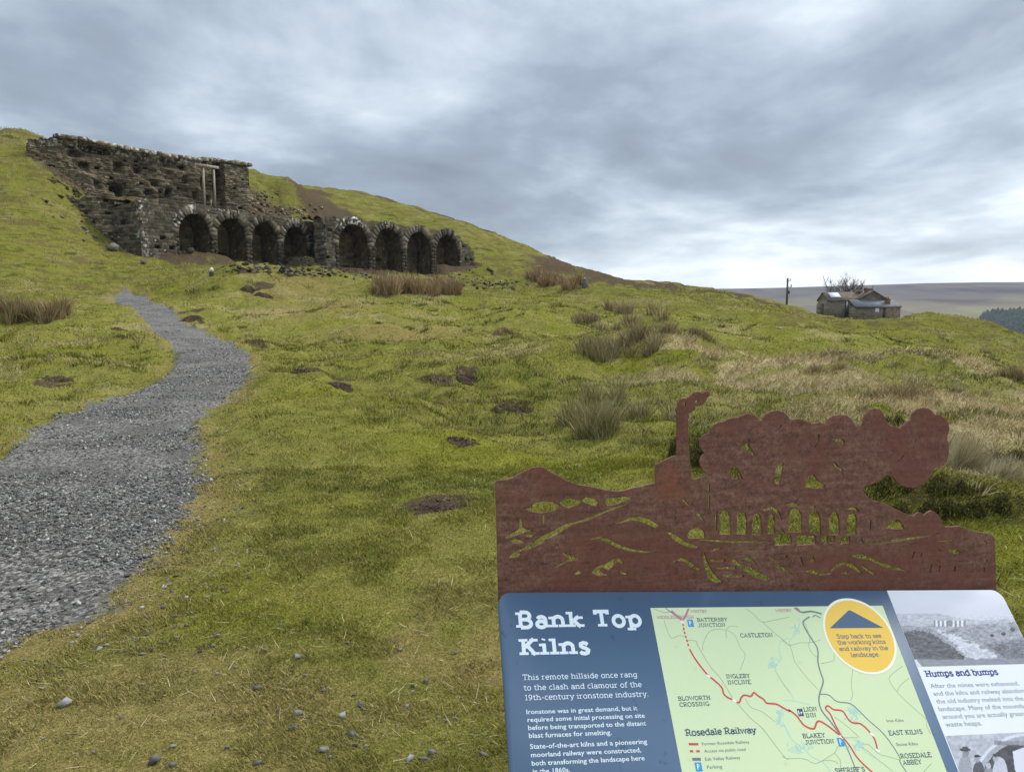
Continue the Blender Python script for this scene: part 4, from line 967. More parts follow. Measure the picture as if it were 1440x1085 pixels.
# -- a slab-serif stroke alphabet: strokes are polylines or arcs, then the feet that carry a slab
def AR(cx, cy, rx, ry, a0, a1):
    n = max(6, int(abs(a1 - a0) / 18)); return [(cx + rx * math.cos(R(a0 + (a1-a0)*i/n)), cy + ry * math.sin(R(a0 + (a1-a0)*i/n))) for i in range(n + 1)]
X_ = 0.70
GL = {
 'a': (.62, [AR(.28,.2,.2,.2,0,360), [(.5,0),(.5,.46)] , AR(.3,.46,.2,.23,0,155)], [(.56,0,.09)]),
 'b': (.68, [[(.14,0),(.14,1)], AR(.37,.35,.23,.34,0,360)], [(.08,1,.1)]),
 'c': (.58, [AR(.33,.35,.25,.35,48,312)], []),
 'd': (.70, [[(.56,0),(.56,1)], AR(.32,.35,.24,.34,0,360)], [(.5,1,.1),(.62,0,.08)]),
 'e': (.62, [AR(.32,.35,.25,.35,5,318), [(.08,.36),(.56,.36)]], []),
 'f': (.44, [[(.2,0),(.2,.78)], AR(.38,.78,.18,.22,60,180), [(.04,.68),(.4,.68)]], [(.2,0,.16)]),
 'g': (.68, [AR(.32,.36,.24,.33,0,360), [(.56,.70),(.56,-.1)], AR(.32,-.1,.24,.2,200,360)], [(.62,.69,.08)]),
 'h': (.74, [[(.15,0),(.15,1)], AR(.37,.44,.22,.25,0,180), [(.59,.44),(.59,0)]], [(.15,0,.14),(.59,0,.14),(.09,1,.1)]),
 'i': (.36, [[(.18,0),(.18,.70)], [(.17,.9),(.19,1.0)]], [(.18,0,.15),(.11,.69,.1)]),
 'j': (.34, [[(.2,.7),(.2,-.15)], AR(.06,-.15,.14,.14,270,360), [(.19,.9),(.21,1.0)]], [(.12,.69,.1)]),
 'k': (.72, [[(.15,0),(.15,1)], [(.54,.69),(.17,.30)], [(.28,.41),(.58,0)]], [(.15,0,.14),(.09,1,.1),(.54,.69,.13),(.59,0,.12)]),
 'l': (.36, [[(.18,0),(.18,1)]], [(.18,0,.15),(.11,1,.1)]),
 'm': (1.08, [[(.15,0),(.15,.70)], AR(.34,.46,.19,.23,0,180), [(.53,.46),(.53,0)], AR(.72,.46,.19,.23,0,180), [(.91,.46),(.91,0)]], [(.15,0,.13),(.53,0,.13),(.91,0,.13),(.08,.69,.1)]),
 'n': (.74, [[(.15,0),(.15,.70)], AR(.37,.44,.22,.25,0,180), [(.59,.44),(.59,0)]], [(.15,0,.14),(.59,0,.14),(.08,.69,.1)]),
 'o': (.66, [AR(.33,.35,.26,.35,0,360)], []),
 'p': (.70, [[(.15,.7),(.15,-.28)], AR(.38,.35,.24,.34,0,360)], [(.08,.69,.1),(.15,-.28,.15)]),
 'q': (.70, [[(.55,.7),(.55,-.28)], AR(.32,.35,.24,.34,0,360)], [(.55,-.28,.15)]),
 'r': (.54, [[(.16,0),(.16,.70)], AR(.38,.46,.22,.23,70,180)], [(.18,0,.16),(.09,.69,.1)]),
 's': (.54, [[(.45,.56),(.38,.66),(.26,.69),(.13,.62),(.12,.49),(.22,.40),(.36,.33),(.46,.22),(.42,.07),(.27,.01),(.14,.04),(.08,.15)]], []),
 't': (.46, [[(.2,.92),(.2,.16)], AR(.35,.16,.15,.16,180,310), [(.03,.68),(.4,.68)]], []),
 'u': (.72, [[(.14,.7),(.14,.25)], AR(.35,.25,.21,.25,180,360), [(.56,.70),(.56,0)]], [(.08,.69,.1),(.5,.69,.1),(.62,0,.09)]),
 'v': (.66, [[(.08,.7),(.33,0),(.58,.7)]], [(.08,.69,.13),(.58,.69,.13)]),
 'w': (.94, [[(.08,.7),(.27,0),(.47,.66),(.67,0),(.86,.7)]], [(.08,.69,.13),(.86,.69,.13)]),
 'x': (.64, [[(.08,.7),(.56,0)], [(.56,.7),(.08,0)]], [(.08,0,.12),(.56,0,.12)]),
 'y': (.66, [[(.08,.7),(.34,.02)], [(.58,.7),(.3,-.2),(.12,-.27)]], [(.08,.69,.13),(.58,.69,.13)]),
 'z': (.56, [[(.08,.69),(.48,.69),(.08,.01),(.48,.01)]], []),
 'A': (.84, [[(.1,0),(.41,1),(.72,0)], [(.22,.34),(.6,.34)]], [(.1,0,.13),(.72,0,.13)]),
 'B': (.76, [[(.17,0),(.17,1)], [(.17,1),(.42,1)], AR(.42,.76,.2,.24,-90,90), [(.17,.52),(.42,.52)], AR(.42,.26,.25,.26,-90,90), [(.17,0),(.42,0)]], [(.12,0,.11),(.12,1,.11)]),
 'C': (.78, [AR(.43,.5,.34,.5,42,318), [(.68,.98),(.68,.72)]], []),
 'D': (.82, [[(.17,0),(.17,1)], [(.17,1),(.38,1)], AR(.38,.5,.36,.5,-90,90), [(.17,0),(.38,0)]], [(.12,0,.11),(.12,1,.11)]),
 'E': (.72, [[(.17,0),(.17,1)], [(.1,1),(.62,1),(.62,.82)], [(.17,.52),(.5,.52)], [(.1,0),(.64,0),(.64,.2)]], [(.12,0,.1),(.12,1,.1)]),
 'F': (.70, [[(.17,0),(.17,1)], [(.1,1),(.62,1),(.62,.82)], [(.17,.52),(.5,.52)]], [(.19,0,.16),(.12,1,.1)]),
 'G': (.84, [AR(.43,.5,.34,.5,42,345), [(.52,.42),(.76,.42),(.76,.05)]], []),
 'H': (.88, [[(.17,0),(.17,1)], [(.69,0),(.69,1)], [(.17,.5),(.69,.5)]], [(.17,0,.15),(.17,1,.15),(.69,0,.15),(.69,1,.15)]),
 'I': (.42, [[(.21,0),(.21,1)]], [(.21,0,.16),(.21,1,.16)]),
 'J': (.62, [[(.44,1),(.44,.25)], AR(.25,.25,.19,.25,190,360)], [(.42,1,.17)]),
 'K': (.84, [[(.17,0),(.17,1)], [(.66,1),(.2,.44)], [(.33,.6),(.7,0)]], [(.17,0,.15),(.17,1,.15),(.66,1,.13),(.7,0,.13)]),
 'L': (.70, [[(.17,0),(.17,1)], [(.1,0),(.62,0),(.62,.24)]], [(.17,1,.15),(.12,0,.1)]),
 'M': (1.02, [[(.17,0),(.17,1),(.51,.3),(.85,1),(.85,0)]], [(.17,0,.14),(.85,0,.14),(.12,1,.1),(.9,1,.1)]),
 'N': (.90, [[(.17,0),(.17,1),(.70,.02),(.70,1)]], [(.17,0,.14),(.12,1,.1),(.70,1,.14)]),
 'O': (.86, [AR(.43,.5,.35,.5,0,360)], []),
 'P': (.74, [[(.17,0),(.17,1)], [(.17,1),(.42,1)], AR(.42,.72,.24,.28,-90,90), [(.17,.44),(.42,.44)]], [(.19,0,.16),(.12,1,.1)]),
 'R': (.82, [[(.17,0),(.17,1)], [(.17,1),(.42,1)], AR(.42,.73,.22,.27,-90,90), [(.17,.46),(.42,.46),(.68,0)]], [(.17,0,.15),(.12,1,.1),(.7,0,.11)]),
 'S': (.68, [[(.56,.78),(.5,.93),(.34,1),(.18,.94),(.12,.78),(.2,.62),(.36,.53),(.52,.44),(.58,.26),(.5,.08),(.32,0),(.16,.05),(.1,.22)]], []),
 'T': (.76, [[(.38,0),(.38,1)], [(.08,.8),(.08,1),(.68,1),(.68,.8)]], [(.38,0,.17)]),
 'U': (.86, [[(.16,1),(.16,.32)], AR(.43,.32,.27,.32,180,360), [(.70,.32),(.70,1)]], [(.16,1,.14),(.70,1,.14)]),
 'V': (.82, [[(.1,1),(.41,0),(.72,1)]], [(.1,1,.13),(.72,1,.13)]),
 'W': (1.16, [[(.1,1),(.34,0),(.58,.9),(.82,0),(1.06,1)]], [(.1,1,.13),(1.06,1,.13)]),
 'Y': (.80, [[(.1,1),(.4,.48),(.70,1)], [(.4,.48),(.4,0)]], [(.1,1,.13),(.70,1,.13),(.4,0,.16)]),
 '1': (.50, [[(.1,.82),(.27,1),(.27,0)]], [(.27,0,.17)]),
 '9': (.66, [AR(.33,.68,.23,.31,0,360), [(.56,.7),(.5,.25),(.3,0),(.16,.02)]], []),
 '8': (.66, [AR(.33,.75,.2,.25,0,360), AR(.33,.26,.25,.26,0,360)], []),
 '6': (.66, [AR(.33,.3,.24,.3,0,360), [(.5,.98),(.3,.9),(.12,.55),(.09,.3)]], []),
 '0': (.66, [AR(.33,.5,.24,.5,0,360)], []),
 '.': (.30, [[(.14,0.0),(.14,.10)]], []), ',': (.30, [[(.16,.08),(.10,-.14)]], []), '-': (.46, [[(.08,.36),(.38,.36)]], []), "'": (.26, [[(.13,1),(.11,.78)]], []), ' ': (.34, [], []),
}
def slab_width(t, tr=0.0): return sum(GL[c][0] + tr for c in t)
def slab_text(ink, t, p0, p1=None, size=None, weight=0.12, track=0.0, slab=None, ys=0.74):
    """baseline from photo pixel p0; p1 fixes the width, else size is the cap height in metres"""
    a, b = buv(*p0)
    if size is None: size = (buv(*p1)[0] - a) / slab_width(t, track)
    sw = slab or weight * 0.72
    weight, sw = weight * 0.86, sw * 0.80
    for ch in t:
        w, strokes, feet = GL[ch]
        for s_ in strokes:
            closed = len(s_) > 6 and abs(s_[0][0] - s_[-1][0]) + abs(s_[0][1] - s_[-1][1]) < 1e-6
            P = [(a + x * size, b + y * size * ys) for x, y in (s_[:-1] if closed else s_)]
            ink.line(P, weight * size * (1.3 if ch in '.,' else 1), closed=closed)
        for x, y, hw in feet:
            yy = y * ys + sw / 2 * (1 if y < 0.3 else -1)
            ink.line([(a + (x - hw - weight * .35) * size, b + yy * size), (a + (x + hw + weight * .35) * size, b + yy * size)], sw * size)
        a += (w + track) * size
    return size
def sans_text(ink, t, p0, p1=None, size=None, bold=0.0):
    cu = bpy.data.curves.new('lettering', 'FONT'); cu.body = t; cu.size = 1.0; cu.offset = bold; cu.resolution_u = 2
    o = bpy.data.objects.new('lettering', cu); C.objects.link(o)
    me = bpy.data.meshes.new_from_object(o.evaluated_get(bpy.context.evaluated_depsgraph_get()))
    V = np.empty(len(me.vertices) * 3, np.float32); me.vertices.foreach_get('co', V); V = V.reshape(-1, 3)
    me.calc_loop_triangles(); T = np.empty(len(me.loop_triangles) * 3, np.int32); me.loop_triangles.foreach_get('vertices', T); T = T.reshape(-1, 3)
    a, b = buv(*p0); w = V[:, 0].max() - V[:, 0].min()
    if size is None: size = (buv(*p1)[0] - a) / w
    V2 = np.stack([(V[:, 0] - V[:, 0].min()) * size + a, V[:, 1] * size * 0.80 + b], 1)
    ink.tris(V2, T)
    bpy.data.objects.remove(o); bpy.data.meshes.remove(me); bpy.data.curves.remove(cu)
    return size

# title and text on the blue field
ink = Ink(0.0006)
s_t = slab_text(ink, 'Bank Top', (727.5, 882), (907, 882), weight=0.205, track=0.11, slab=0.15, ys=0.72)
slab_text(ink, 'Kilns', (732, 920.5), size=s_t, weight=0.205, track=0.11, slab=0.15, ys=0.72)
ink.build('title_lettering', m_ink, board)
ink = Ink(0.0006)
for t, p0, p1 in (('This remote hillside once rang', (735, 955.5), (897.5, 955.5)), ('to the clash and clamour of the', (736.5, 970), (904, 970)), ('19th-century ironstone industry.', (738, 984), (914, 984))):
    slab_text(ink, t, p0, p1, weight=0.115, track=0.03)
ink.build('intro_lettering', m_ink, board)
ink = Ink(0.0006)
for t, p0, p1 in (('Ironstone was in great demand, but it', (740.5, 1003.5), (897.5, 1003.5)), ('required some initial processing on site', (742, 1014.5), (908, 1014.5)), ('before being transported to the distant', (743, 1025.8), (910, 1025.8)),
                  ('blast furnaces for smelting.', (744, 1037), (861, 1037)), ('State-of-the-art kilns and a pioneering', (745.5, 1052.3), (911.5, 1052.3)), ('moorland railway were constructed,', (747, 1064), (903, 1064)),
                  ('both transforming the landscape here', (748, 1075.8), (908, 1075.8)), ('in the 1860s.', (749.5, 1087), (802, 1087))):
    sans_text(ink, t, p0, p1, bold=0.012)
ink.build('body_lettering', m_ink, board)

# the map
mA0, mB1 = buv(914.5, 854.3); mA1 = buv(1241.5, 852)[0]
mapo = flat('map', [(mA0, -BH + 0.05), (mA1, -BH + 0.05), (mA1, mB1), (mA0, mB1)], 0.0004, m_map, board)
zA_ = lambda x, y: buv(900 + x / 4.4286, 840 + y / 4.4286)     # the two enlargements the lines were measured in
zB_ = lambda x, y: buv(1100 + x / 4.4286, 840 + y / 4.4286)
def path_of(f, pts): return [f(x, y) for x, y in pts]
inside = lambda P: [p for p in P if mA0 - 1e-3 <= p[0] <= mA1 + 1e-3 and p[1] <= mB1 + 1e-3]
lanes = Ink(0.0008)
for f, pts, w in ((zA_, [(85,68),(150,92),(200,90),(265,130)], .0014), (zA_, [(150,140),(165,190),(195,250),(240,235),(275,240)], .0010), (zA_, [(290,265),(350,270),(360,300),(440,430),(500,500),(575,620)], .0012),
    (zA_, [(390,330),(395,280),(440,205),(530,200),(590,235),(625,310),(655,355),(635,420),(625,448)], .0010), (zA_, [(610,180),(560,178),(535,210),(540,250)], .0010), (zA_, [(660,68),(710,105),(760,150),(830,140),(930,120)], .0012),
    (zA_, [(760,150),(840,220),(900,270),(930,300)], .0012), (zA_, [(600,650),(690,750),(760,810),(830,900),(905,995),(930,1000)], .0012), (zA_, [(655,625),(690,680),(760,710),(840,770)], .0010), (zA_, [(840,450),(870,500),(930,590)], .0010),
    (zB_, [(45,285),(65,350),(80,400),(140,480),(225,572)], .0011), (zB_, [(0,262),(45,295),(110,280),(170,280),(240,262)], .0010), (zB_, [(135,150),(170,240),(165,300),(190,350),(220,370)], .0010),
    (zB_, [(440,440),(430,540),(438,600),(425,640)], .0010), (zB_, [(320,350),(318,390),(240,410)], .0010), (zB_, [(750,425),(690,470),(665,510),(715,585),(800,670),(890,750),(900,800),(925,850)], .0010), (zB_, [(715,580),(745,535),(790,500)], .0010),
    (zB_, [(0,985),(30,1000),(130,1000),(200,1030),(250,1015),(300,1010),(350,1030)], .0010), (zB_, [(380,870),(345,930),(325,965),(270,1000),(230,1025)], .0010), (zB_, [(325,965),(360,1010),(362,1080)], .0010),
    (zB_, [(500,910),(540,915),(600,970),(650,985),(735,1010)], .0010), (zB_, [(370,870),(420,870),(470,870)], .0010), (zB_, [(325,740),(380,780),(440,830),(480,870)], .0009), (zB_, [(500,930),(540,960),(600,1010),(690,1080)], .0009), (zB_, [(880,1085),(910,1050),(930,1030)], .0010)):
    P = inside(path_of(f, pts))
    if len(P) > 1: lanes.line(P, w, smooth=True)
lanes.build('lane_lines', m_lane, mapo)
st_ = Ink(0.0007)
for f, pts, w in ((zA_, [(930,250),(880,270),(865,320),(880,380),(845,420),(850,450)], .0012), (zA_, [(880,690),(870,740),(860,780),(900,800),(930,860)], .0016), (zB_, [(0,640),(60,640),(130,655),(170,665)], .0009), (zB_, [(0,770),(30,820),(60,880),(110,920),(150,950),(180,985),(260,1030),(300,1085)], .0014),
    (zB_, [(110,150),(95,210),(60,250),(40,280)], .0012), (zB_, [(0,540),(40,570),(65,620),(70,640)], .0009), (zB_, [(420,660),(440,690),(470,760)], .0012), (zB_, [(500,930),(520,960),(600,1010)], .0010), (zB_, [(440,880),(480,900),(510,940)], .0016)):
    P = inside(path_of(f, pts))
    if len(P) > 1: st_.line(P, w, smooth=True)
rq = np.random.default_rng(31)
for c_, f, sp, n_ in (((830,400), zA_, (26,55), 16), ((865,740), zA_, (22,55), 16), ((440,705), zB_, (40,45), 18), ((465,905), zB_, (45,40), 22), ((110,920), zB_, (60,45), 16), ((85,180), zB_, (35,50), 9)):
    for i in range(n_):
        x, y = c_[0] + rq.normal() * sp[0] * .45, c_[1] + rq.normal() * sp[1] * .45
        st_.line([f(x, y), f(x + rq.normal() * 12, y + 12), f(x + rq.normal() * 16, y + 24)], .0014)
st_.build('stream_lines', m_strm, mapo)
rd = Ink(0.0010)
for f, pts, w in ((zA_, [(160,66),(200,95),(265,140)], .0018), (zA_, [(305,66),(285,110),(268,140)], .0018), (zB_, [(75,62),(120,90),(180,85),(245,100)], .0034), (zB_, [(170,118),(130,150),(145,195),(185,260),(220,320),(222,400),(240,470),(255,520),(235,590),(228,640),(245,700),(300,770),(370,865)], .0026),
    (zB_, [(232,600),(290,605),(340,645),(420,657),(470,695),(530,755),(620,835),(680,910),(730,990),(735,1025),(775,1085)], .0018), (zB_, [(370,865),(395,915),(425,985),(465,1085)], .0020), (zB_, [(190,120),(205,110),(240,125)], .0020)):
    P = inside(path_of(f, pts))
    if len(P) > 1: rd.line(P, w, smooth=True)
rd.build('road_lines', m_road, mapo)
rl = Ink(0.0012)
rl.line(path_of(zA_, [(308,318),(340,375),(380,430),(420,478),(470,520),(510,560),(520,595),(545,620),(575,632)]), .0030, smooth=True)
rl.line(path_of(zA_, [(597,648),(618,650),(630,622),(650,606),(690,612),(710,590),(735,610),(770,632),(790,655),(850,662),(900,690),(930,705)]) + path_of(zB_, [(45,700),(90,735),(135,792),(195,815),(215,775),(240,770),(300,808),(345,845),(368,858)]), .0030, smooth=True)
rl.line(path_of(zB_, [(368,858),(330,790),(300,725),(270,690),(285,672),(320,695),(375,705),(410,755),(440,778),(490,785),(545,835),(575,880),(592,940)]), .0028, smooth=True)
rl.line(path_of(zB_, [(368,858),(420,920),(460,985),(500,1030),(560,1085),(600,1125)]), .0028, smooth=True)
Pd = path_of(zA_, [(268,160),(275,210),(290,260),(305,310)])
for i in range(6):
    k0, k1 = i / 6 * 3, (i + 0.62) / 6 * 3; L = lambda k: Pd[min(int(k), 2)] + (Pd[min(int(k), 2) + 1] - Pd[min(int(k), 2)]) * (k - min(int(k), 2))
    rl.line([L(k0), L(k1)], .0030)
rl.line([buv(968.5, 1045.5), buv(982, 1045.5)], .0034); rl.line([buv(970, 1055.5), buv(975, 1055.5)], .0032); rl.line([buv(979, 1055.5), buv(984, 1055.5)], .0032)
rl.build('railway_line', m_red, mapo)
pk = Ink(0.0012)
pk.line(path_of(zA_, [(195,80),(225,110),(260,140)]), .0036); pk.line(path_of(zA_, [(300,72),(290,100),(270,135)]), .0036); pk.line(path_of(zB_, [(85,62),(105,80)]), .0045)
slab_text(pk, 'MIDDLESBROUGH', (924, 869.5), (976, 869.5), weight=.13); slab_text(pk, 'WHITBY', (971.5, 861), (994.5, 861), weight=.13); slab_text(pk, 'WHITBY', (1090.5, 860), (1113.5, 860), weight=.13)
pk.build('pink_lettering', m_pink, mapo)
for t, p0, p1 in (('BATTERSBY', (980.5, 873.3), (1023.5, 873.3)), ('JUNCTION', (982, 881), (1021, 881)), ('CASTLETON', (1041.3, 895.5), (1088, 895.5)), ('INGLEBY', (1021.5, 953), (1055.5, 953)), ('INCLINE', (1023.5, 961.7), (1057, 961.7)),
                  ('BLOWORTH', (953.8, 984.3), (1000, 984.3)), ('CROSSING', (955.8, 993), (998.5, 993)), ('LION', (1130.5, 999.5), (1150, 999.5)), ('INN', (1133.5, 1008), (1149, 1008)), ('BLAKEY', (1129.2, 1037), (1161.5, 1037)), ('JUNCTION', (1132.5, 1046), (1174.5, 1046)),
                  ('EAST KILNS', (1250.5, 1033), (1299, 1033)), ('ROSEDALE', (1267, 1065.5), (1311.5, 1065.5)), ('ABBEY', (1270.5, 1074.5), (1297.5, 1074.5)), ("SHERIFF'S", (1175, 1086), (1218, 1086))):
    ml = Ink(0.0012); slab_text(ml, t, p0, p1, weight=.145, slab=.10, track=.03); ml.build('place_name', m_navy, mapo)
ml = Ink(0.0012); slab_text(ml, 'Rosedale Railway', (964.5, 1034), (1065, 1034), weight=.17, slab=.12); ml.build('key_heading', m_navy, mapo)
fl = Ink(0.0012)
for t, p0, p1 in (('Former Rosedale Railway', (987.5, 1047.3), (1055, 1047.3)), ('Access via public road', (990.5, 1057.5), (1049.5, 1057.5)), ('Esk Valley Railway', (992, 1068.8), (1042, 1068.8)), ('Parking', (994.5, 1080.3), (1016, 1080.3)), ('Iron Kilns', (1247.5, 1014.8), (1271.5, 1014.8)), ('Stone Kilns', (1261, 1048.3), (1291.5, 1048.3))):
    sans_text(fl, t, p0, p1)
fl.line([buv(973.5, 1066.8), buv(985.5, 1066.8)], .0042)
fl.build('key_lettering', m_grey, mapo)
pb = Ink(0.0012); pw = Ink(0.0016)
for px, py in ((971, 875.8), (982.3, 1077.5), (1182.3, 1042.7)):
    a, b = buv(px, py); s_ = .0055; pb.poly([(a-s_, b-s_*1.2), (a+s_, b-s_*1.2), (a+s_, b+s_*1.2), (a-s_, b+s_*1.2)])
    pw.line([(a-.0018, b-.004), (a-.0018, b+.004)], .0014); pw.line([(a-.0018 + .0022*x, b+.0018+.0022*y) for x, y in AR(0,0,1.3,1,-90,90)], .0013)
pb.build('parking_sign', m_pblue, mapo); pw.build('parking_letter', m_ink, mapo)
nk = Ink(0.0012)
for p in ((zA_(493,541)), (zA_(425,488)), (zA_(588,642)), (zB_(368,866)), (zB_(560,850)), (zB_(592,950)), (zA_(264,152))): nk.line([(p[0]-.003, p[1]+.002), (p[0]+.003, p[1]-.002)], .004)
nk.build('station_mark', m_rim, mapo)
a, b = buv(1125.5, 1001); ik = Ink(0.0012); ik.poly([(a-.005,b-.006),(a+.005,b-.006),(a+.005,b+.006),(a-.005,b+.006)]); ik.build('inn_sign', m_navy, mapo)
a2 = Ink(0.0016); a2.line([(a-.003,b-.003),(a-.003,b+.003)], .0016); a2.line([(a+.0005,b-.003),(a+.0005,b),(a+.0032,b)], .0014); a2.build('inn_symbol', m_rim, mapo)

# yellow badge
cA_, cB_ = buv(1208.5, 893.5); e_l, e_r = buv(1156.5, 872), buv(1263.5, 905); top_, bot_ = buv(1196, 846.5), buv(1226, 941.5)
rx_, ry_ = abs(buv(1262, 896)[0] - buv(1153.5, 896)[0]) / 2, abs(top_[1] - bot_[1]) / 2
cA_ = 0.5 * (buv(1262.5, 893.5)[0] + buv(1154.5, 893.5)[0]); cB_ = 0.5 * (top_[1] + bot_[1])
rx_ = ry_ = 0.5 * (rx_ + ry_)
el = lambda k: [(cA_ + rx_ * k * math.cos(2*math.pi*i/48), cB_ + ry_ * k * math.sin(2*math.pi*i/48)) for i in range(48)]
badge = flat('badge', el(0.94), 0.0018, m_yel, board)
flat('badge_rim', el(1.0), 0.0015, m_rim, badge)
flat('arrow', [buv(1166.5, 883), buv(1242, 882.3), buv(1195.5, 857.7), buv(1193, 857.7)], 0.0021, m_blue, badge)
bl = Ink(0.0021)
for t, p0, p1 in (('Step back to see', (1177, 897.3), (1240.5, 897.3)), ('the working kilns', (1178, 905.8), (1246.5, 905.8)), ('and railway in the', (1180.5, 914.7), (1250, 914.7)), ('landscape.', (1197, 923.3), (1238.5, 923.3))):
    slab_text(bl, t, p0, p1, weight=.16, slab=.11)
bl.build('badge_lettering', m_grey, badge)

# white text panel and its two printed photographs
def corner_clip(a, b, r=0.022):
    return (a > BW - r) & (b > -r) & ((a - (BW - r)) ** 2 + (b + r) ** 2 > r * r)
wp = flat('text_panel', rr_pts(STRIP_A, BW, -BH + 0.03, 0, 0.022, (0, 1, 0, 0), 10), 0.0004, m_white, board)
def photo_mat(name):
    m, t, b = new_mat(name, 0.42, 0.35); q = NT(t); q.link(q.attr('print', True), b.inputs['Base Color']); return m
m_pho = photo_mat('printed_photograph')
def lin(c): c = np.asarray(c, float) / 255.0; return np.where(c <= 0.04045, c / 12.92, ((c + 0.055) / 1.055) ** 2.4)
def px_of(a, b):                                              # where a point of the board falls in the measured photo
    p = BT + np.asarray(a)[..., None] * bu + np.asarray(b)[..., None] * bv - EYE
    xc = p[..., 0]; yc = p[..., 1] * SP + p[..., 2] * CP; zc_ = p[..., 1] * CP - p[..., 2] * SP
    return CX + F_PX * xc / zc_, CY - F_PX * yc / zc_
def print_photo(name, a0, a1, b0, b1, fn, parent, label=None):
    na_, nb_ = 200, 120; A, B = np.meshgrid(np.linspace(a0, a1, na_), np.linspace(b0, b1, nb_))
    x, y = px_of(A, B); gval = np.clip(fn(x, y), 8, 250)
    col_ = lin(np.stack([gval * 0.965, gval * 0.985, np.minimum(gval * 1.05, 250)], -1)) * 0.95
    i = np.arange(nb_ - 1)[:, None] * na_ + np.arange(na_ - 1)[None]
    Fq = np.stack([i, i + 1, i + na_ + 1, i + na_], -1).reshape(-1, 4)
    ctr_a, ctr_b = A[:-1, :-1].ravel(), B[:-1, :-1].ravel()
    Fq = Fq[~corner_clip(ctr_a + (a1 - a0) / na_ * .5, ctr_b + (b1 - b0) / nb_ * .5)]
    o = make_mesh(name, to_board(np.stack([A.ravel(), B.ravel(), np.full(A.size, 0.0002)], -1)), Fq, m_pho, parent, {'print': col_.reshape(-1, 3)})
    if label: o['label'] = label
    return o
def inpoly(x, y, P): return poly_sd(np.array(P, float), x, y)
def photo_valley(x, y):
    n = fbm(x / 6, y / 2.2, 4, 401) - 0.5; n2 = fbm(x / 1.6, y / 0.8, 3, 402) - 0.5
    gr = 236 - (y - 830) * 0.55 + 8 * (fbm(x / 30, y / 12, 2, 403) - .5)
    hill = np.interp(x, [1240, 1262, 1290, 1320, 1345, 1375, 1440, 1500], [864, 863, 862, 862, 868, 872, 868, 866])
    gr = np.where(y > hill, 196 + n * 40, gr)
    gr = np.where(y > np.interp(x, [1240, 1300, 1380, 1440], [878, 880, 877, 874]), 168 + n * 75 + n2 * 45, gr)
    col_k = (np.mod(x - 1315.5, 6.0) < 3.0) & (x > 1315) & (x < 1357) & (np.abs(x - 1335.5) > 2)
    gr = np.where((y > 872) & (y < 880.5) & (x > 1313) & (x < 1358), np.where(col_k, 238, 150), gr)
    d = inpoly(x, y, [(1262, 888), (1300, 886), (1330, 902), (1358, 924), (1352, 927), (1300, 932), (1280, 924), (1268, 908)])
    gr = np.where(d + n * 8 > 0, 108 + n * 60 + n2 * 40, gr)
    d = inpoly(x, y, [(1318, 886), (1330, 888), (1372, 906), (1404, 921), (1402, 926), (1360, 924), (1345, 908)])
    gr = np.where(d + n * 9 + n2 * 5 > 0, 206 + n * 60 + n2 * 40, gr)
    d = inpoly(x, y, [(1385, 906), (1440, 898), (1480, 900), (1480, 926), (1410, 925)])
    gr = np.where(d + n * 12 > 0, 130 + n * 70 + n2 * 60, gr)
    for bx, by, br in ((1424, 884.5, 4), (1411, 890.5, 3.4), (1395, 893, 3)):
        gr = np.where(((x - bx) / br) ** 2 + ((y - by) / (br * .7)) ** 2 < 1 + n, 95 + n2 * 40, gr)
    gr = gr + (fbm(x / 2.5, y / 1.2, 3, 405) - .5) * 46 * (y > 864)
    gr = np.where(y > 926.5 + n * 3, np.where(x < 1288 + (y - 926) * 0.8, 225, 152 + n * 26), gr)
    return gr
def photo_men(x, y):
    n = fbm(x / 5, y / 4, 4, 411) - 0.5; n2 = fbm(x / 1.2, y / 1.0, 3, 412) - 0.5
    gr = 192 + n * 55 + n2 * 18
    ra = np.hypot((x - 1446) / 1.05, y - 1105)
    gr = np.where(ra < 75, 225 + n * 20, gr); gr = np.where(ra < 71, 178 + n * 30, gr); gr = np.where(ra < 64, 88 + n * 50, gr)
    gr = np.where((y > 1041) & (y < 1047) & (x > 1398), 150 + n * 60, gr)
    d = inpoly(x, y, [(1424, 1056), (1440, 1050), (1500, 1046), (1500, 1120), (1440, 1110), (1427, 1080)])
    gr = np.where(d > 0, 226, gr)
    def el_(cx, cy, rx, ry, v): nonlocal gr; gr = np.where(((x - cx) / rx) ** 2 + ((y - cy) / ry) ** 2 < 1, v + n2 * 40, gr)
    el_(1357, 1082, 9.5, 22, 168); el_(1358, 1058, 5, 6, 150); el_(1357, 1053.5, 8, 2.3, 72); el_(1357, 1051.5, 4.5, 3, 85)
    el_(1376, 1085, 8, 16, 98); el_(1374, 1067, 3.6, 5, 165); el_(1374, 1062.5, 5, 2, 60)
    el_(1406, 1090, 11, 26, 205); el_(1400, 1065, 4, 5.5, 178); el_(1400, 1061, 4.4, 2.5, 80)
    el_(1390, 1090, 7, 13, 150); el_(1390, 1076, 3.4, 4.2, 190)
    return gr
print_photo('printed_photograph', STRIP_A + 0.0005, BW - 0.0008, buv(1290, 937)[1], -0.0008, photo_valley, board)
a_p, b_p = buv(1329, 1034)
print_photo('printed_photograph', a_p, BW - 0.0008, b_p - 0.16, b_p, photo_men, board)
hl = Ink(0.0008)
slab_text(hl, 'Humps and bumps', (1302.5, 951), (1406, 951), weight=.2, slab=.14)
hl.build('heading_lettering', m_violet, wp)
tl_ = Ink(0.0008); sz_ = None
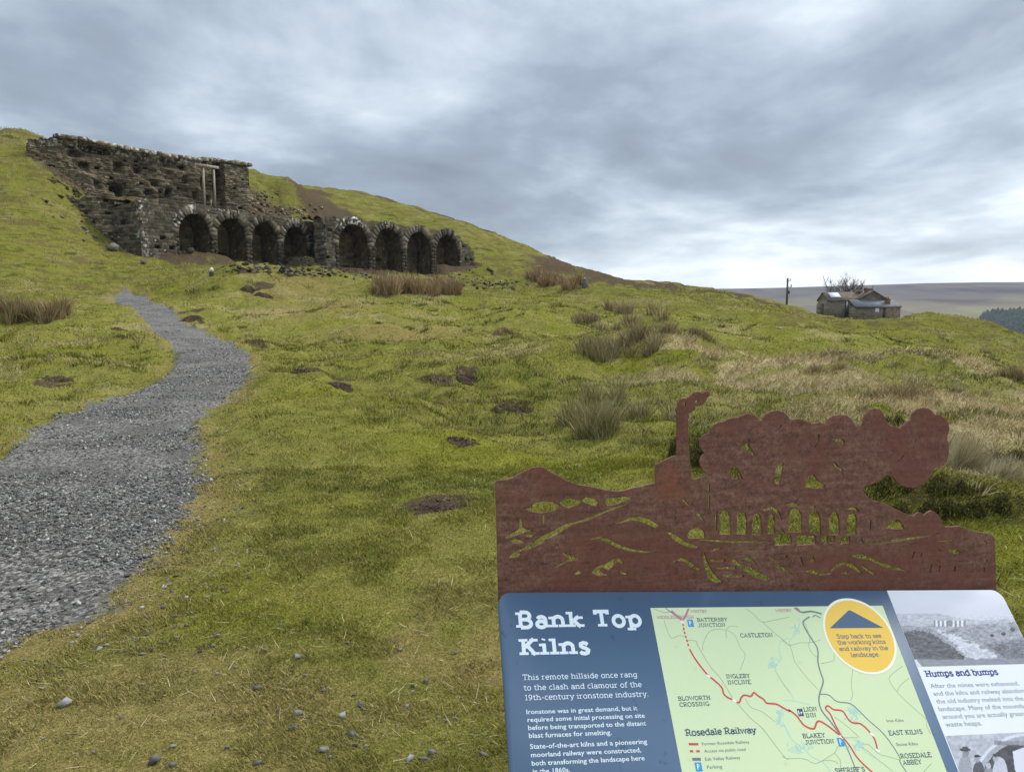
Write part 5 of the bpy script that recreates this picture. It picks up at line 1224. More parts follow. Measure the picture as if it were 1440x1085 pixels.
for t, p0, p1 in (('After the mines were exhausted,', (1309.5, 967), (1435.5, 967)), ('and the kilns and railway abandoned,', (1313.5, 977.7), None), ('the old industry melted into the', (1317.5, 988.7), None), ('landscape. Many of the mounds', (1321, 999.5), None), ('around you are actually grassy', (1326.5, 1010.3), None), ('waste heaps.', (1330.5, 1021.3), (1382.5, 1021.3))):
    s_ = sans_text(tl_, t, p0, p1, size=None if p1 else sz_); sz_ = sz_ or s_
tl_.build('lettering', m_grey, wp)

# frame and posts that carry it
sm_, st2, sb_ = new_mat('weathered_steel', 0.75, 0.3); q = NT(st2)
sp2 = q.n('ShaderNodeMapping'); q.link(q.pos(), sp2.inputs[0]); sp2.inputs['Scale'].default_value = (14, 14, 110)
grain = q.noise(1.0, 5, 0.65, sp2.outputs[0]); blot = q.noise(9.0, 5, 0.7); fine = q.noise(90.0, 3, 0.6)
sp_n = q.noise(210.0, 4, 0.75); patch_n = q.noise(5.5, 4, 0.6)
v = q.math('ADD', q.math('MULTIPLY', grain, 0.30), q.math('ADD', q.math('MULTIPLY', fine, 0.30), q.math('MULTIPLY', sp_n, 0.40)))
c = q.ramp(v, [(0.38, (0.088, 0.042, 0.030)), (0.50, (0.180, 0.084, 0.060)), (0.62, (0.275, 0.148, 0.108))])
c = q.mix(q.math('MULTIPLY', q.smooth(q.math('ADD', patch_n, q.math('MULTIPLY', sp_n, 0.25)), 0.58, 0.72), 0.60), c, (0.165, 0.058, 0.041))
c = q.mix(q.math('MULTIPLY', q.smooth(q.math('ADD', blot, q.math('MULTIPLY', sp_n, 0.35)), 0.76, 0.86), 0.6), c, (0.25, 0.085, 0.048))
c = q.mix(q.math('MULTIPLY', q.smooth(q.noise(34.0, 4, 0.75), 0.60, 0.70), 0.55), c, (0.088, 0.044, 0.036))
q.link(c, sb_.inputs['Base Color']); q.bump(q.math('ADD', q.math('MULTIPLY', grain, 0.0012), q.math('MULTIPLY', fine, 0.0012)), 0.6, 1.0, sb_)
for a_ in (0.16, BW - 0.16):
    p = bp(a_, -0.32, -0.012); d_ = np.array((bu[0], bu[1], 0)); d_ /= np.linalg.norm(d_); e_ = np.array((-d_[1], d_[0], 0))
    m = MB(); q8 = [p + d_ * sx_ * .04 + e_ * sy_ * .04 for sx_, sy_ in ((-1, -1), (1, -1), (1, 1), (-1, 1))]
    lo = [np.array((x_[0], x_[1], -0.15)) for x_ in q8]; hi = []
    for x_ in q8:
        dz = np.dot(p - np.array((x_[0], x_[1], 0)), bn) / bn[2]; hi.append(np.array((x_[0], x_[1], dz)))
    m.hexa(np.array(lo + hi)); m.build('post', sm_, board)

# rusty cut-out standing along the top edge
pu_ = bu; pup = unit(np.array((-0.022, SP, CP)) - np.dot(np.array((-0.022, SP, CP)), pu_) * pu_); pn = unit(np.cross(pu_, pup))
PT = BT - pn * 0.012 - bn * 0.006
def puv(px, py):
    r = ray(px, py); t = np.dot(PT - EYE, pn) / np.dot(r, pn); p = EYE + r * t - PT
    return (float(np.dot(p, pu_)), float(np.dot(p, pup)))
OUT = [(701,843),(697,678),(698.5,676),(702,675),(714,674),(722,671),(730,666),(740,661),(750,657),(757,656),(764,657),(775,664),(787,671),(797,676),(811,681),(830,684),(848,688),(860,690),(875,690),(889,686),(900,684),(921.5,679),(921.5,653),(946,641),(951.5,640),(952,587),(949,586.5),(949,584),(952,583),(951,579),(950,575),(953,571),(953,566),(956,561.5),(961,560),(965,561),(970,557),(975,552),(981,550.7),(986,552.5),(988,554),(990,551.5),(994,550),(997,552),(998,555),(994,559),(991,565),(987,569),(982,570),(977,570),(977,575),(972,579),(967,581),(968,585),(968,588),(966.5,588.5),(968.5,640),(971.5,672),(975,674),(985,671.5),(994,668.5),(1000,667),
 (993,666),(988,661),(985,655),(984,648),(986,642),(990.5,637),(986,632),(983.5,625),(984.5,617),(988,612),(993,610),(999,609.5),(1000.5,602),(1004,597),(1010,594),(1018,592.5),(1022,590),(1029,587.5),(1038,587),(1042,584.5),(1050,582),(1058,583),(1064,587),(1067,591),(1071.5,590.5),(1077,582),(1085,578),(1093,577),(1102,580),(1108,586),(1111,590),(1120,588.5),(1129,590),(1136,593),(1141,596),(1150,594),(1160,595),(1164,589),(1171,584.5),(1180,583),(1189,584),(1196,589),(1200,595),(1202,599),(1211,599.5),(1213.5,592),(1216,583),(1222,576),(1229,574),(1237,576),(1241,582),(1244,590),(1249,598),(1258,600),(1266.5,603),(1269,599),(1275,593),(1281,589),(1283,581),(1289,575),(1297,573),(1305,574.5),(1310,579),(1312,582.5),(1320,583),(1328,588),(1332,595),(1334,603),(1331.5,610),(1330.5,617),(1333,626),(1333,638),(1331,647),(1326,653),(1318,656),(1311,659),(1309,664),(1304,672),(1298,679),(1291,683),(1283,685.5),(1274,684.5),(1265,681),(1259,675),(1255,670),(1248,668),(1243,670),(1235,676),(1225,680),(1215,684),(1212,688),(1215,694),
 (1221,700.5),(1231,704),(1240,707),(1248,710),(1258,715.5),(1270,721),(1279,724),(1284,724.8),(1289,721),(1291,719.7),(1294,721),(1298,724.5),(1305,719),(1309,717.5),(1314,720),(1319.5,726),(1322.5,731),(1323,736),(1328,740),(1337,740.3),(1348,739.7),(1358,743),(1372,747),(1386,749),(1394,751.5),(1397.5,756),(1398,765),(1400,843)]
HOLES = [[(736,716),(744,713),(752,706),(765,704),(777,705),(786,710),(787,714),(778,718),(762,721),(748,719.5)], [(787.5,707),(793,702),(802,700.5),(812,703),(816.5,706),(810,710),(800,713),(793,711)], [(818.5,703),(824,699),(834,701),(840,705),(839,711),(830,709),(822,706)],
 [(849.5,704),(853,700),(865,699),(880,697.5),(890,700),(880,704),(865,709),(853,711)], [(762.5,725),(766,725),(766,735),(763,735)], [(730,729),(733,729),(736,741),(740,744),(754,746),(740,748),(730,751),(712,757),(709,755),(725,746),(730,742)], [(739,750.5),(750,751.5),(748,755),(740,754)], [(717,760),(724,757),(735,759.5),(736,763),(722,763)],
 [(714,784),(720,777),(735,770),(748,762),(762,753),(778,745),(795,736),(812,732),(830,726),(845,720),(860,713.5),(875,709),(890,705.5),(890,706.5),(870,714),(850,721.5),(828,731),(803,738.5),(795,744),(782,752),(768,758),(765,762),(751,769),(732,775),(731,782),(718,784)],
 [(770,803),(780,796),(795,788),(799,785),(790,778),(793,776),(803,780),(815,784),(814,786.5),(800,788.5),(785,797)], [(808,805.5),(814,801),(818,806),(811,808)], [(831,804),(840,795),(852,791),(862,785),(870,784),(876,790),(876,793),(868,789.5),(860,798),(855,801),(847,797),(843,800),(848,805),(858,809),(840,809)], [(872,803),(880,805),(882,808),(873,806.5)],
 [(860,737.5),(878,730),(890,726),(900,726),(912,729),(922,735),(928,739),(922,742),(910,736.5),(898,732),(888,731),(872,736)], [(820,761),(835,755),(845,753),(858,758),(872,766),(888,771),(905,774),(933,775.5),(905,777),(885,774.5),(868,770),(853,762),(843,757),(832,759)],
 [(955,699),(962,702),(970,711),(967,710),(959,704)], [(978,721.5),(984,723),(990,732),(985,730)], [(994.5,681),(997.5,681),(997.5,691),(994.5,691)], [(995,697),(997.8,697),(998,718),(995.8,712)], [(1004.8,744),(1004.8,725),(1009,715.5),(1008,725),(1007.5,744)],
 [(1012,748),(1012,725),(1015,719),(1019,717),(1023,719),(1026,726),(1027,748.5)], [(1035.5,748),(1036,725),(1039,720),(1043,719),(1047,722),(1049,730),(1049.5,749)], [(1057,749),(1058,728),(1061,723),(1065,722),(1069,726),(1071,750)],
 [(1079,748),(1079.5,730),(1081,724.5),(1085,722.5),(1088,726),(1089.3,733),(1089,748)], [(1108.5,745),(1109,725),(1112,718),(1117,714.5),(1122,717),(1126,724),(1127,745.5)], [(1138,748.5),(1137,728),(1139,722),(1144,719),(1149,721),(1152,728),(1153,749)], [(1166,749),(1165.5,730),(1168,723),(1172,720),(1176,722),(1179,730),(1179.5,749.5)], [(1191,749),(1191,730),(1193,724),(1198,722),(1202,724),(1204,732),(1204,749.5)],
 [(1072.5,716.5),(1085,712.5),(1093,717),(1098.5,730),(1097,731.5),(1092,721.5),(1084,716.5),(1076,719)], [(1105.5,709),(1113,706),(1122,708),(1121,711),(1110,711.5)], [(1136,711.5),(1145,710),(1145,713),(1138,713.5)], [(1155,717.5),(1165,713),(1172,713.2),(1163,716.5)], [(1188,716),(1195,713),(1203,714),(1208,719.5),(1200,716.5)],
 [(1088,753),(1095,750.5),(1098.5,742),(1103,750),(1111,752),(1111,764),(1090,765)], [(1120.5,752),(1129,747.8),(1140,748.5),(1145,753),(1145,764),(1122,765)], [(1153,756),(1158,753),(1163,754),(1163,763),(1158,765)], [(1165.5,754),(1173,753),(1173,762),(1166,763)], [(1180,757.5),(1186,752.5),(1194,754),(1194,762),(1181,764)], [(1207,763),(1211,754),(1213,762.5)], [(1221,731),(1224,731),(1224,744),(1222,744)],
 [(1244,742),(1250,737),(1255,730.5),(1262,731),(1267,736),(1270,743),(1260,743)], [(967,752),(970,746),(977,741.5),(984,742),(989,748),(990,755.5),(968,756)], [(938,748.5),(943,747),(950,752),(960,758),(965,762),(975,765),(983,770),(975,770.5),(962,767),(950,761),(943,754)],
 [(970,758),(990,757.6),(1030,759.5),(1075,758.5),(1086,761),(1030,763.5),(1000,761)], [(1030,777),(1060,772),(1088,769.5),(1060,775.5)], [(995,776),(1005,770),(1017,769),(1010,773)], [(998,786),(1018,786),(1018,789.5),(1001,789.5)], [(1007,797),(1033,796),(1033,799.5),(1010,799.5)], [(1014,807),(1045,807.5),(1046,811),(1018,811)],
 [(988,781),(991,778),(995,790),(1001,802),(1010,812),(1014,816),(1003,816),(995,811),(993,803),(990,793)], [(932,804),(940,795),(948,787),(957,783.5),(965,785.5),(975,793),(986,801),(980,801.5),(970,796),(962,789),(952,788),(942,796)], [(1025,787),(1033,784.5),(1040,792),(1055,797),(1065,803),(1075,808),(1087,814),(1075,815),(1060,811),(1045,801),(1033,792)],
 [(1042,785),(1050,783),(1056,784),(1064,794),(1058,790)], [(1078,782.5),(1083,781),(1090,787),(1098,790.5),(1092,791)], [(1100,779.5),(1105,780),(1107,784),(1104,783.5)], [(1123,781),(1126,783),(1128.5,793),(1126,793.5)], [(1138,787.5),(1143,782),(1145.5,788),(1141,790)], [(1085,797.5),(1095,794.5),(1105,800),(1114,807),(1105,805),(1095,798)],
 [(1130,803),(1140,799.5),(1148,803),(1160,806),(1168,800),(1175,792),(1185,789),(1200,793),(1212,804),(1210,807.5),(1198,798),(1185,794),(1176,798),(1168,806),(1155,809),(1140,805)], [(1180,805.5),(1189,802.5),(1197,807.5),(1190,807)], [(1208,794),(1215,796),(1230,806),(1226,808)],
 [(1195,781),(1205,777),(1215,780),(1228,785),(1240,791),(1262,797),(1279,804),(1260,801),(1238,795),(1222,787),(1205,784)], [(1218,763.5),(1238,761),(1260,757),(1300,752),(1333,745.5),(1300,755.5),(1260,761.5),(1222,766)], [(1248,767.5),(1270,764),(1300,762),(1270,766.5)],
 [(1283,776),(1286,775),(1282.5,785),(1280,785.5)], [(1294,777),(1296.5,777),(1295,782.5),(1293,782.5)], [(1308,794),(1310.5,793),(1307.5,805),(1304.5,806)], [(1319,795),(1322,795),(1320,803.5),(1317,803.5)], [(1341,796),(1343.5,795),(1342,803.5),(1339,803.5)], [(1382,798),(1385,797),(1384,804.5),(1380.5,805)],
 [(1312,760.5),(1338,758),(1342,760),(1320,762)], [(1333,773.5),(1345,772),(1350,776),(1342,778.5)], [(1336,789.5),(1358,787),(1361,788.5)], [(1381,758),(1388,763),(1386,765)], [(1290,788),(1299,789.5),(1295,790.5)], [(1315,786),(1322,790),(1320,791.5)], [(1384,786),(1388,787),(1387,790)], [(1310,772),(1321,772),(1321,774)],
 [(962,565),(964,566),(963,572.5),(961,570)], [(975,564.5),(981,561.5),(982,561),(980.5,565.5),(976,566.5)], [(1042,629.5),(1047,626),(1051,622),(1052,616),(1053.5,621),(1052,626.5),(1057,631.5),(1060,639),(1058,641),(1054,635),(1048,631)], [(1027,661),(1031,655),(1037,659),(1043.5,673),(1041,673.5),(1037,665),(1038,672.5),(1029,672.5)],
 [(1089,605.5),(1097,597),(1098,599),(1090,607)], [(1143,629.5),(1148,621),(1149,611.5),(1151.2,611.5),(1151,620.5),(1145,629)], [(1169,614.5),(1176,617),(1184,617.5),(1186.3,620),(1185.5,627.5),(1183.5,627),(1182.5,621.5),(1174,620.5)], [(1089,671),(1090,660),(1098,651.5),(1101,652.5),(1099,665),(1096,678.5),(1090,678.5)], [(1132,684),(1137,671),(1143,667.5),(1150,676),(1158,681),(1158,685),(1148,685.8)], [(1171,650),(1174,650),(1178,656),(1184.5,659.5),(1184,668),(1180.5,661),(1174,656.5)], [(1261,650.5),(1268,640),(1270,641.5),(1264,648)], [(1244,617),(1246.3,617),(1246,619)], [(1233,621.5),(1238,620.5),(1238,622)]]
cu = bpy.data.curves.new('silhouette_plate', 'CURVE'); cu.dimensions = '2D'; cu.fill_mode = 'BOTH'; cu.extrude = 0.0022; cu.bevel_depth = 0.0004; cu.bevel_resolution = 0
def widen(h, k=1.13):
    cx_, cy_ = sum(p[0] for p in h) / len(h), sum(p[1] for p in h) / len(h); return [(cx_ + (x - cx_) * k, cy_ + (y - cy_) * k) for x, y in h]
for pts in [OUT] + [widen(h) if max(p[0] for p in h) - min(p[0] for p in h) < 30 else h for h in HOLES]:
    sp_ = cu.splines.new('POLY'); sp_.points.add(len(pts) - 1); sp_.use_cyclic_u = True
    for p_, (px, py) in zip(sp_.points, pts): p_.co = (*puv(px, py), 0, 1)
o = bpy.data.objects.new('silhouette_plate', cu); C.objects.link(o)
me = bpy.data.meshes.new_from_object(o.evaluated_get(bpy.context.evaluated_depsgraph_get()))
bpy.data.objects.remove(o); bpy.data.curves.remove(cu)
me.name = 'silhouette_plate'; me.transform(Matrix(((*pu_,),(*pup,),(*pn,))).transposed().to_4x4()); me.transform(Matrix.Translation(PT))
me.materials.clear(); me.materials.append(sm_)
for p_ in me.polygons: p_.use_smooth = False
sil = bpy.data.objects.new('silhouette_plate', me); C.objects.link(sil); sil.parent = board
sil['label'] = 'rusty steel cut-out of kilns, chimney and smoke'
for f_ in (0.13, 0.5, 0.87):                                 # brackets that tie the plate to the board
    m = MB(); a_ = f_ * BW
    m.hexa(np.array([bp(a_ + s1, b1_, h1_) for h1_ in (-0.024, -0.011) for s1, b1_ in ((-.02, -.09), (.02, -.09), (.02, -.004), (-.02, -.004))])); m.build('bracket', m_edge, board)
fix_children(board)
# ------------------------------------------------------------------ plants
def veg_mat(name, rough=0.75):
    m, t, b = new_mat(name, rough, 0.06); q = NT(t)
    q.link(q.attr('col', True), b.inputs['Base Color'])
    return m
vmat = veg_mat('grass_blades'); vrush = veg_mat('rush_stems', 0.65)
def blades(P, h, w, tilt, az, bend, cols, rr, tipcol=None):
    """many bent blades at once; P (n,3) bases; h, w, tilt (rad from upright), az lean heading, bend extra tilt of the upper half"""
    n = len(P); d = np.stack([np.cos(az) * np.sin(tilt), np.sin(az) * np.sin(tilt), np.cos(tilt)], 1)
    t2 = tilt + bend; d2 = np.stack([np.cos(az) * np.sin(t2), np.sin(az) * np.sin(t2), np.cos(t2)], 1)
    sa = rr.uniform(0, 2 * math.pi, n); side = np.stack([np.cos(sa), np.sin(sa), 0 * sa], 1) * (w / 2)[:, None]
    mid = P + d * (h * 0.55)[:, None]; tip = mid + d2 * (h * 0.5)[:, None]
    V = np.stack([P - side, P + side, mid - side * .8, mid + side * .8, tip], 1).reshape(-1, 3)
    i = np.arange(n)[:, None] * 5
    F4 = i + np.array([[0, 1, 3, 2]]); F3 = i + np.array([[2, 3, 4]])
    c = np.repeat(cols[:, None, :], 5, 1)
    if tipcol is not None: c[:, 4] = tipcol; c[:, 2:4] = 0.5 * (c[:, 2:4] + c[:, 4:5])
    return V, F4, F3, c.reshape(-1, 3)
class Veg:
    def __init__(s): s.V, s.F4, s.F3, s.c, s.n = [], [], [], [], 0
    def add(s, V, F4, F3, c): s.V.append(V); s.F4.append(F4 + s.n); s.F3.append(F3 + s.n); s.c.append(c); s.n += len(V)
    def build(s, name, mat, parent=None):
        return make_mesh(name, np.concatenate(s.V), [np.concatenate(s.F4), np.concatenate(s.F3)], mat, parent, {'col': np.concatenate(s.c)})
def lerp3(a, b, k): return np.asarray(a)[None] + (np.asarray(b) - np.asarray(a))[None] * np.clip(k, 0, 1)[:, None]

# ---- the turf itself: short blades, sampled evenly in heading and log distance
def turf(n, r0, r1, seed):
    rr = np.random.default_rng(seed); a = R(1) * np.where(rr.random(n) < .82, rr.uniform(-41, 41, n), rr.uniform(-66, 66, n)); r = np.exp(rr.uniform(math.log(r0), math.log(r1), n))
    x, y = np.sin(a) * r, np.cos(a) * r
    path, wear, straw, heath, brown, moss = masks(x, y)
    clump = fbm(x / 0.22, y / 0.22, 3, 501); patch = fbm(x / 1.7, y / 1.7, 4, 503)
    keep = (path < rr.uniform(0.15, 0.6, n)) & (rr.random(n) > 0.85 * sstep(0.5, 0.9, brown)) & (clump > 0.02 + 0.42 * rr.random(n) ** 2) & (rr.random(n) > wear * 0.18)
    x, y, r, a = x[keep], y[keep], r[keep], a[keep]; path, wear, straw, moss, brown = (q_[keep] for q_ in (path, wear, straw, moss, brown)); clump, patch = clump[keep], patch[keep]
    m = len(x); z = H(x, y)
    hh = (0.011 + 0.019 * rr.random(m)) * (0.7 + 0.9 * sstep(0.4, 0.7, clump)) * (1 + r / 14) * (1 - 0.45 * wear) * (1 + 2.2 * straw * sstep(6, 12, r))
    ww = (0.0013 + 0.00050 * r) * rr.uniform(0.7, 1.3, m)
    c = lerp3((0.148, 0.165, 0.034), (0.286, 0.264, 0.056), sstep(0.32, 0.68, patch) * 0.8 + 0.35 * rr.normal(size=m) * 0.6)
    mc = lerp3((0.15, 0.17, 0.012), (0.28, 0.27, 0.035), rr.random(m)); k = (moss * 0.7)[:, None]; c = c * (1 - k) + mc * k
    dc = lerp3((0.22, 0.175, 0.066), (0.45, 0.37, 0.165), rr.random(m)); k = np.clip(wear * 0.95 + (rr.random(m) < 0.11) * 0.8, 0, 1)[:, None]; c = c * (1 - k) + dc * k
    sc = lerp3((0.34, 0.27, 0.13), (0.66, 0.55, 0.33), rr.random(m)); k = np.clip(straw * 1.1, 0, 1)[:, None]; c = c * (1 - k) + sc * k
    bc = lerp3((0.10, 0.075, 0.045), (0.24, 0.19, 0.11), rr.random(m)); k = np.clip(brown, 0, 1)[:, None] * 0.8; c = c * (1 - k) + bc * k
    c *= rr.uniform(0.6, 1.4, (m, 1))
    az = rr.uniform(0, 2 * math.pi, m) * 0.75 + 2.4
    return blades(np.stack([x, y, z - 0.004], 1), hh, ww, rr.uniform(0.25, 1.15, m), az, rr.uniform(0.1, 0.8, m), c, rr)
def litter(n, r0, r1, seed):
    rr = np.random.default_rng(seed); a = R(1) * rr.uniform(-43, 44, n); r = np.exp(rr.uniform(math.log(r0), math.log(r1), n)); x, y = np.sin(a) * r, np.cos(a) * r
    k = (path_sd(x, y) < 0.0) & (fbm(x / .6, y / .6, 3, 611) > .42); x, y, r = x[k], y[k], r[k]; m = len(x)
    c = lerp3((0.14, 0.10, 0.05), (0.62, 0.54, 0.34), rr.random(m))
    return blades(np.stack([x, y, H(x, y) + .006], 1), rr.uniform(.02, .075, m) * (1 + r / 16), (.0011 + .00035 * r) * rr.uniform(.7, 1.4, m), rr.uniform(1.1, 1.5, m), rr.uniform(0, 6.28, m), rr.uniform(-.2, .2, m), c, rr)
gv = Veg()
gv.add(*litter(11000, 2.0, 20, 621))
gv.add(*turf(760000, 1.95, 7.5, 601)); gv.add(*turf(430000, 7.0, 34, 602)); gv.add(*turf(220000, 32, 120, 603))
rt = np.random.default_rng(77); ct = 0
while ct < 1500:                                              # rough tufts that the sheep leave
    a, r = R(1) * rt.uniform(-38, 38), math.exp(rt.uniform(math.log(5.5), math.log(55))); x, y = math.sin(a) * r, math.cos(a) * r
    if path_sd(np.array([x]), np.array([y]))[0] > -.6 or fbm(np.array([x / 4]), np.array([y / 4]), 3, 93)[0] < .47 + .06 * rt.random(): continue
    ct += 1; n = 46; s_ = rt.uniform(.10, .30) * (.7 + r / 40); q_ = rt.normal(size=(n, 2)) * s_ * .5; X, Y = x + q_[:, 0], y + q_[:, 1]
    dead = rt.random() < .22; cl = lerp3((.16, .13, .06), (.42, .34, .18), rt.random(n)) if dead else lerp3((.075, .090, .018), (.20, .195, .045), rt.random(n))
    gv.add(*blades(np.stack([X, Y, H(X, Y) - .01], 1), rt.uniform(.05, .13, n) * (.7 + r / 30), np.full(n, .0022 + .00055 * r), np.abs(rt.normal(size=n)) * .5 + .15, np.arctan2(q_[:, 1], q_[:, 0]) + rt.normal(size=n) * .5, rt.uniform(.2, .9, n), cl, rt))
tag(gv.build('grass', vmat), 'short mossy sheep-grazed turf covering the hillside', 'grass', kind='stuff')

# ---- rushes
GREEN = ((0.080, 0.105, 0.025), (0.20, 0.205, 0.065)); TAN = ((0.26, 0.21, 0.115), (0.50, 0.42, 0.26)); RUST = ((0.17, 0.098, 0.052), (0.38, 0.245, 0.130)); DARK = ((0.105, 0.098, 0.042), (0.26, 0.22, 0.105))
def rush_blades(c, n, h, rx, ry, seed, mixes, lean=0.35, wind=(0.0, 0.0), w=0.006, tipdry=0.5):
    rr = np.random.default_rng(seed)
    nt_ = max(2, int(n / 90)); tc_ = rr.normal(size=(nt_, 2)) * 0.42; ti = rr.integers(nt_, size=n); th = rr.uniform(0.55, 1.1, nt_)[ti]
    q_ = tc_[ti] + rr.normal(size=(n, 2)) * 0.13; q_ *= np.minimum(1, 1.3 / np.maximum(np.linalg.norm(q_, axis=1), 1e-6))[:, None]
    x, y = c[0] + q_[:, 0] * rx, c[1] + q_[:, 1] * ry; z = H(x, y)
    kind = rr.random(n); cols = np.empty((n, 3)); acc = 0
    for (lo, hi), f in mixes:
        s_ = (kind >= acc) & (kind < acc + f + 1e-6); cols[s_] = lerp3(lo, hi, rr.random(int(s_.sum()))); acc += f
    dq = q_ - tc_[ti]
    az = np.arctan2(dq[:, 1] + wind[1] * .3, dq[:, 0] + wind[0] * .3) + rr.normal(size=n) * 0.7
    tl = np.abs(rr.normal(size=n)) * lean + 0.7 * np.hypot(dq[:, 0], dq[:, 1]); fl_ = rr.random(n) < .08; tl[fl_] += rr.uniform(.3, .9, int(fl_.sum()))
    hh = h * th * rr.uniform(0.45, 1.08, n); ww = w * rr.uniform(0.7, 1.3, n)
    tip = cols * (1 - tipdry) + np.array((0.32, 0.26, 0.15)) * tipdry
    return blades(np.stack([x, y, z - 0.02], 1), hh, ww, tl, az, rr.uniform(0.05, 0.45, n), cols, rr, tip)
def rush(px, py, wpx, hpx, n, seed, mixes, label, group, name='rush_clump', cat='rushes', depth=0.7, **kw):
    c = ground_at(px, py, H); k = c[1] / F_PX; g_ = Veg()
    g_.add(*rush_blades(c, int(n * .62), hpx * k * 1.08, wpx * k * 0.62, max(wpx * k * 0.62 * depth, 0.15), seed, mixes, w=max(0.0030, 0.00062 * c[1]), **kw))
    o = g_.build(name, vrush); tag(o, label, cat, group); return o
G1 = 'rush clumps in the wet hollow behind the board'
rush(842, 612, 95, 66, 1500, 1, [(GREEN, .62), (TAN, .38)], 'tall green rush clump, nearest of those above the left of the rusty plate', G1)
rush(800, 592, 60, 50, 800, 2, [(GREEN, .6), (TAN, .4)], 'darker rush clump just left of and behind the nearest tall clump', G1)
rush(893, 583, 90, 42, 900, 3, [(GREEN, .4), (TAN, .6)], 'pale strawy rush clump right of the nearest tall clump, towards the chimney cut-out', G1)
rush(848, 562, 50, 42, 500, 4, [(GREEN, .5), (TAN, .5)], 'small rush clump rising behind the nearest tall clump', G1)
G2 = 'dark rushes in a row behind the mossy hump'
rush(838, 496, 75, 30, 1300, 5, [(DARK, .7), (TAN, .3)], 'dark brown rush patch at the left end of the row behind the mossy hump', G2, lean=.25)
rush(880, 493, 84, 32, 1200, 6, [(DARK, .65), (RUST, .2), (TAN, .15)], 'dark brown rush patch in the middle of the row behind the mossy hump', G2, lean=.25)
rush(920, 492, 60, 28, 800, 7, [(DARK, .5), (TAN, .5)], 'thinner brown rush patch at the right end of the row behind the mossy hump', G2, lean=.3)
G3 = 'brown rushes scattered on the middle slope'
for i, (px, py, w_, h_, l_) in enumerate(((822, 452, 40, 20, 'brown rush clump on the middle slope, leftmost of the scattered ones'), (880, 442, 46, 24, 'brown rush clump on the middle slope, highest up of the scattered ones'), (905, 448, 60, 26, 'widest brown rush clump on the middle slope'),
        (930, 463, 60, 20, 'low brown rush clump on the middle slope, below the widest one'), (985, 469, 40, 12, 'sparse low rush clump on the middle slope, rightmost of the scattered ones'), (708, 466, 38, 9, 'tiny flat rush tuft alone on the open middle slope'), (868, 461, 60, 16, 'strawy low rush clump left of the lowest one on the middle slope'))):
    rush(px, py, w_, h_, 600, 20 + i, [(DARK, .35), (RUST, .3), (TAN, .35)], l_, G3, lean=.3)
rush(1245, 558, 130, 28, 2200, 31, [(DARK, .55), (RUST, .2), (TAN, .25)], 'wide dark rushy heather patch in the pale grass behind the smoke cut-out', None, depth=.45, lean=.45)
rush(1345, 553, 55, 16, 700, 32, [(DARK, .5), (TAN, .5)], 'low dark tuft in the pale grass right of the wide rushy patch', None, depth=.45, lean=.5)
rush(1432, 534, 40, 30, 900, 33, [(DARK, .5), (RUST, .3), (TAN, .2)], 'brown rush patch at the right edge under the rounded hump', None, lean=.3)
rush(1140, 524, 60, 14, 700, 34, [(RUST, .4), (TAN, .6)], 'low tan tuft behind the smoke cut-out, below the telegraph pole', None, depth=.4, lean=.5)
def reed_bed(pts, n, hpx, seed, mixes, label, lean=.22, tip=.35, wind=(0, 0)):
    g_ = Veg(); rr = np.random.default_rng(seed)
    for j, (px, py, wpx) in enumerate(pts):
        c = ground_at(px, py, H); k = c[1] / F_PX
        g_.add(*rush_blades(c, n // len(pts), hpx * k * rr.uniform(.8, 1.15), wpx * k * .6, wpx * k * .7, seed + j, mixes, lean=lean, w=.00085 * c[1], tipdry=tip, wind=wind))
    tag(g_.build('reed_bed', vrush), label, 'reeds', kind='stuff')
reed_bed([(545, 410, 40), (570, 411, 40), (595, 412, 44), (620, 413, 40), (640, 414, 26)], 5200, 27, 41, [(RUST, .72), (TAN, .28)], 'reddish brown reed bed below the right bank of arches', tip=.25)
reed_bed([(-12, 446, 40), (12, 447, 36), (35, 448, 36), (58, 448, 34), (78, 448, 26)], 4200, 36, 51, [(RUST, .45), (TAN, .30), (GREEN, .25)], 'tan and green reed bed at the left edge beside the path')
reed_bed([(760, 392, 34), (785, 397, 36), (808, 402, 30), (775, 402, 34)], 2600, 17, 61, [(RUST, .75), (TAN, .25)], 'brown reeds at the foot of the far end of the hill', tip=.15)
g_ = Veg(); rr = np.random.default_rng(5)                     # thin dead stalks on the left
for px, py in ((10,468),(15,470),(50,480),(18,497),(40,498),(48,498),(32,499),(115,482),(122,484),(128,478),(80,485),(103,446),(108,444),(98,450),(78,513),(112,470),(127,482),(20,485)):
    c = ground_at(px, py, H); g_.add(*rush_blades(c, 5, 22 * c[1] / F_PX, .12, .12, rr.integers(999), [(TAN, .6), (RUST, .4)], lean=.12, w=.018))
tag(g_.build('dead_stalks', vrush), 'thin dead stalks standing in the turf left of the path', 'stalks', kind='stuff')

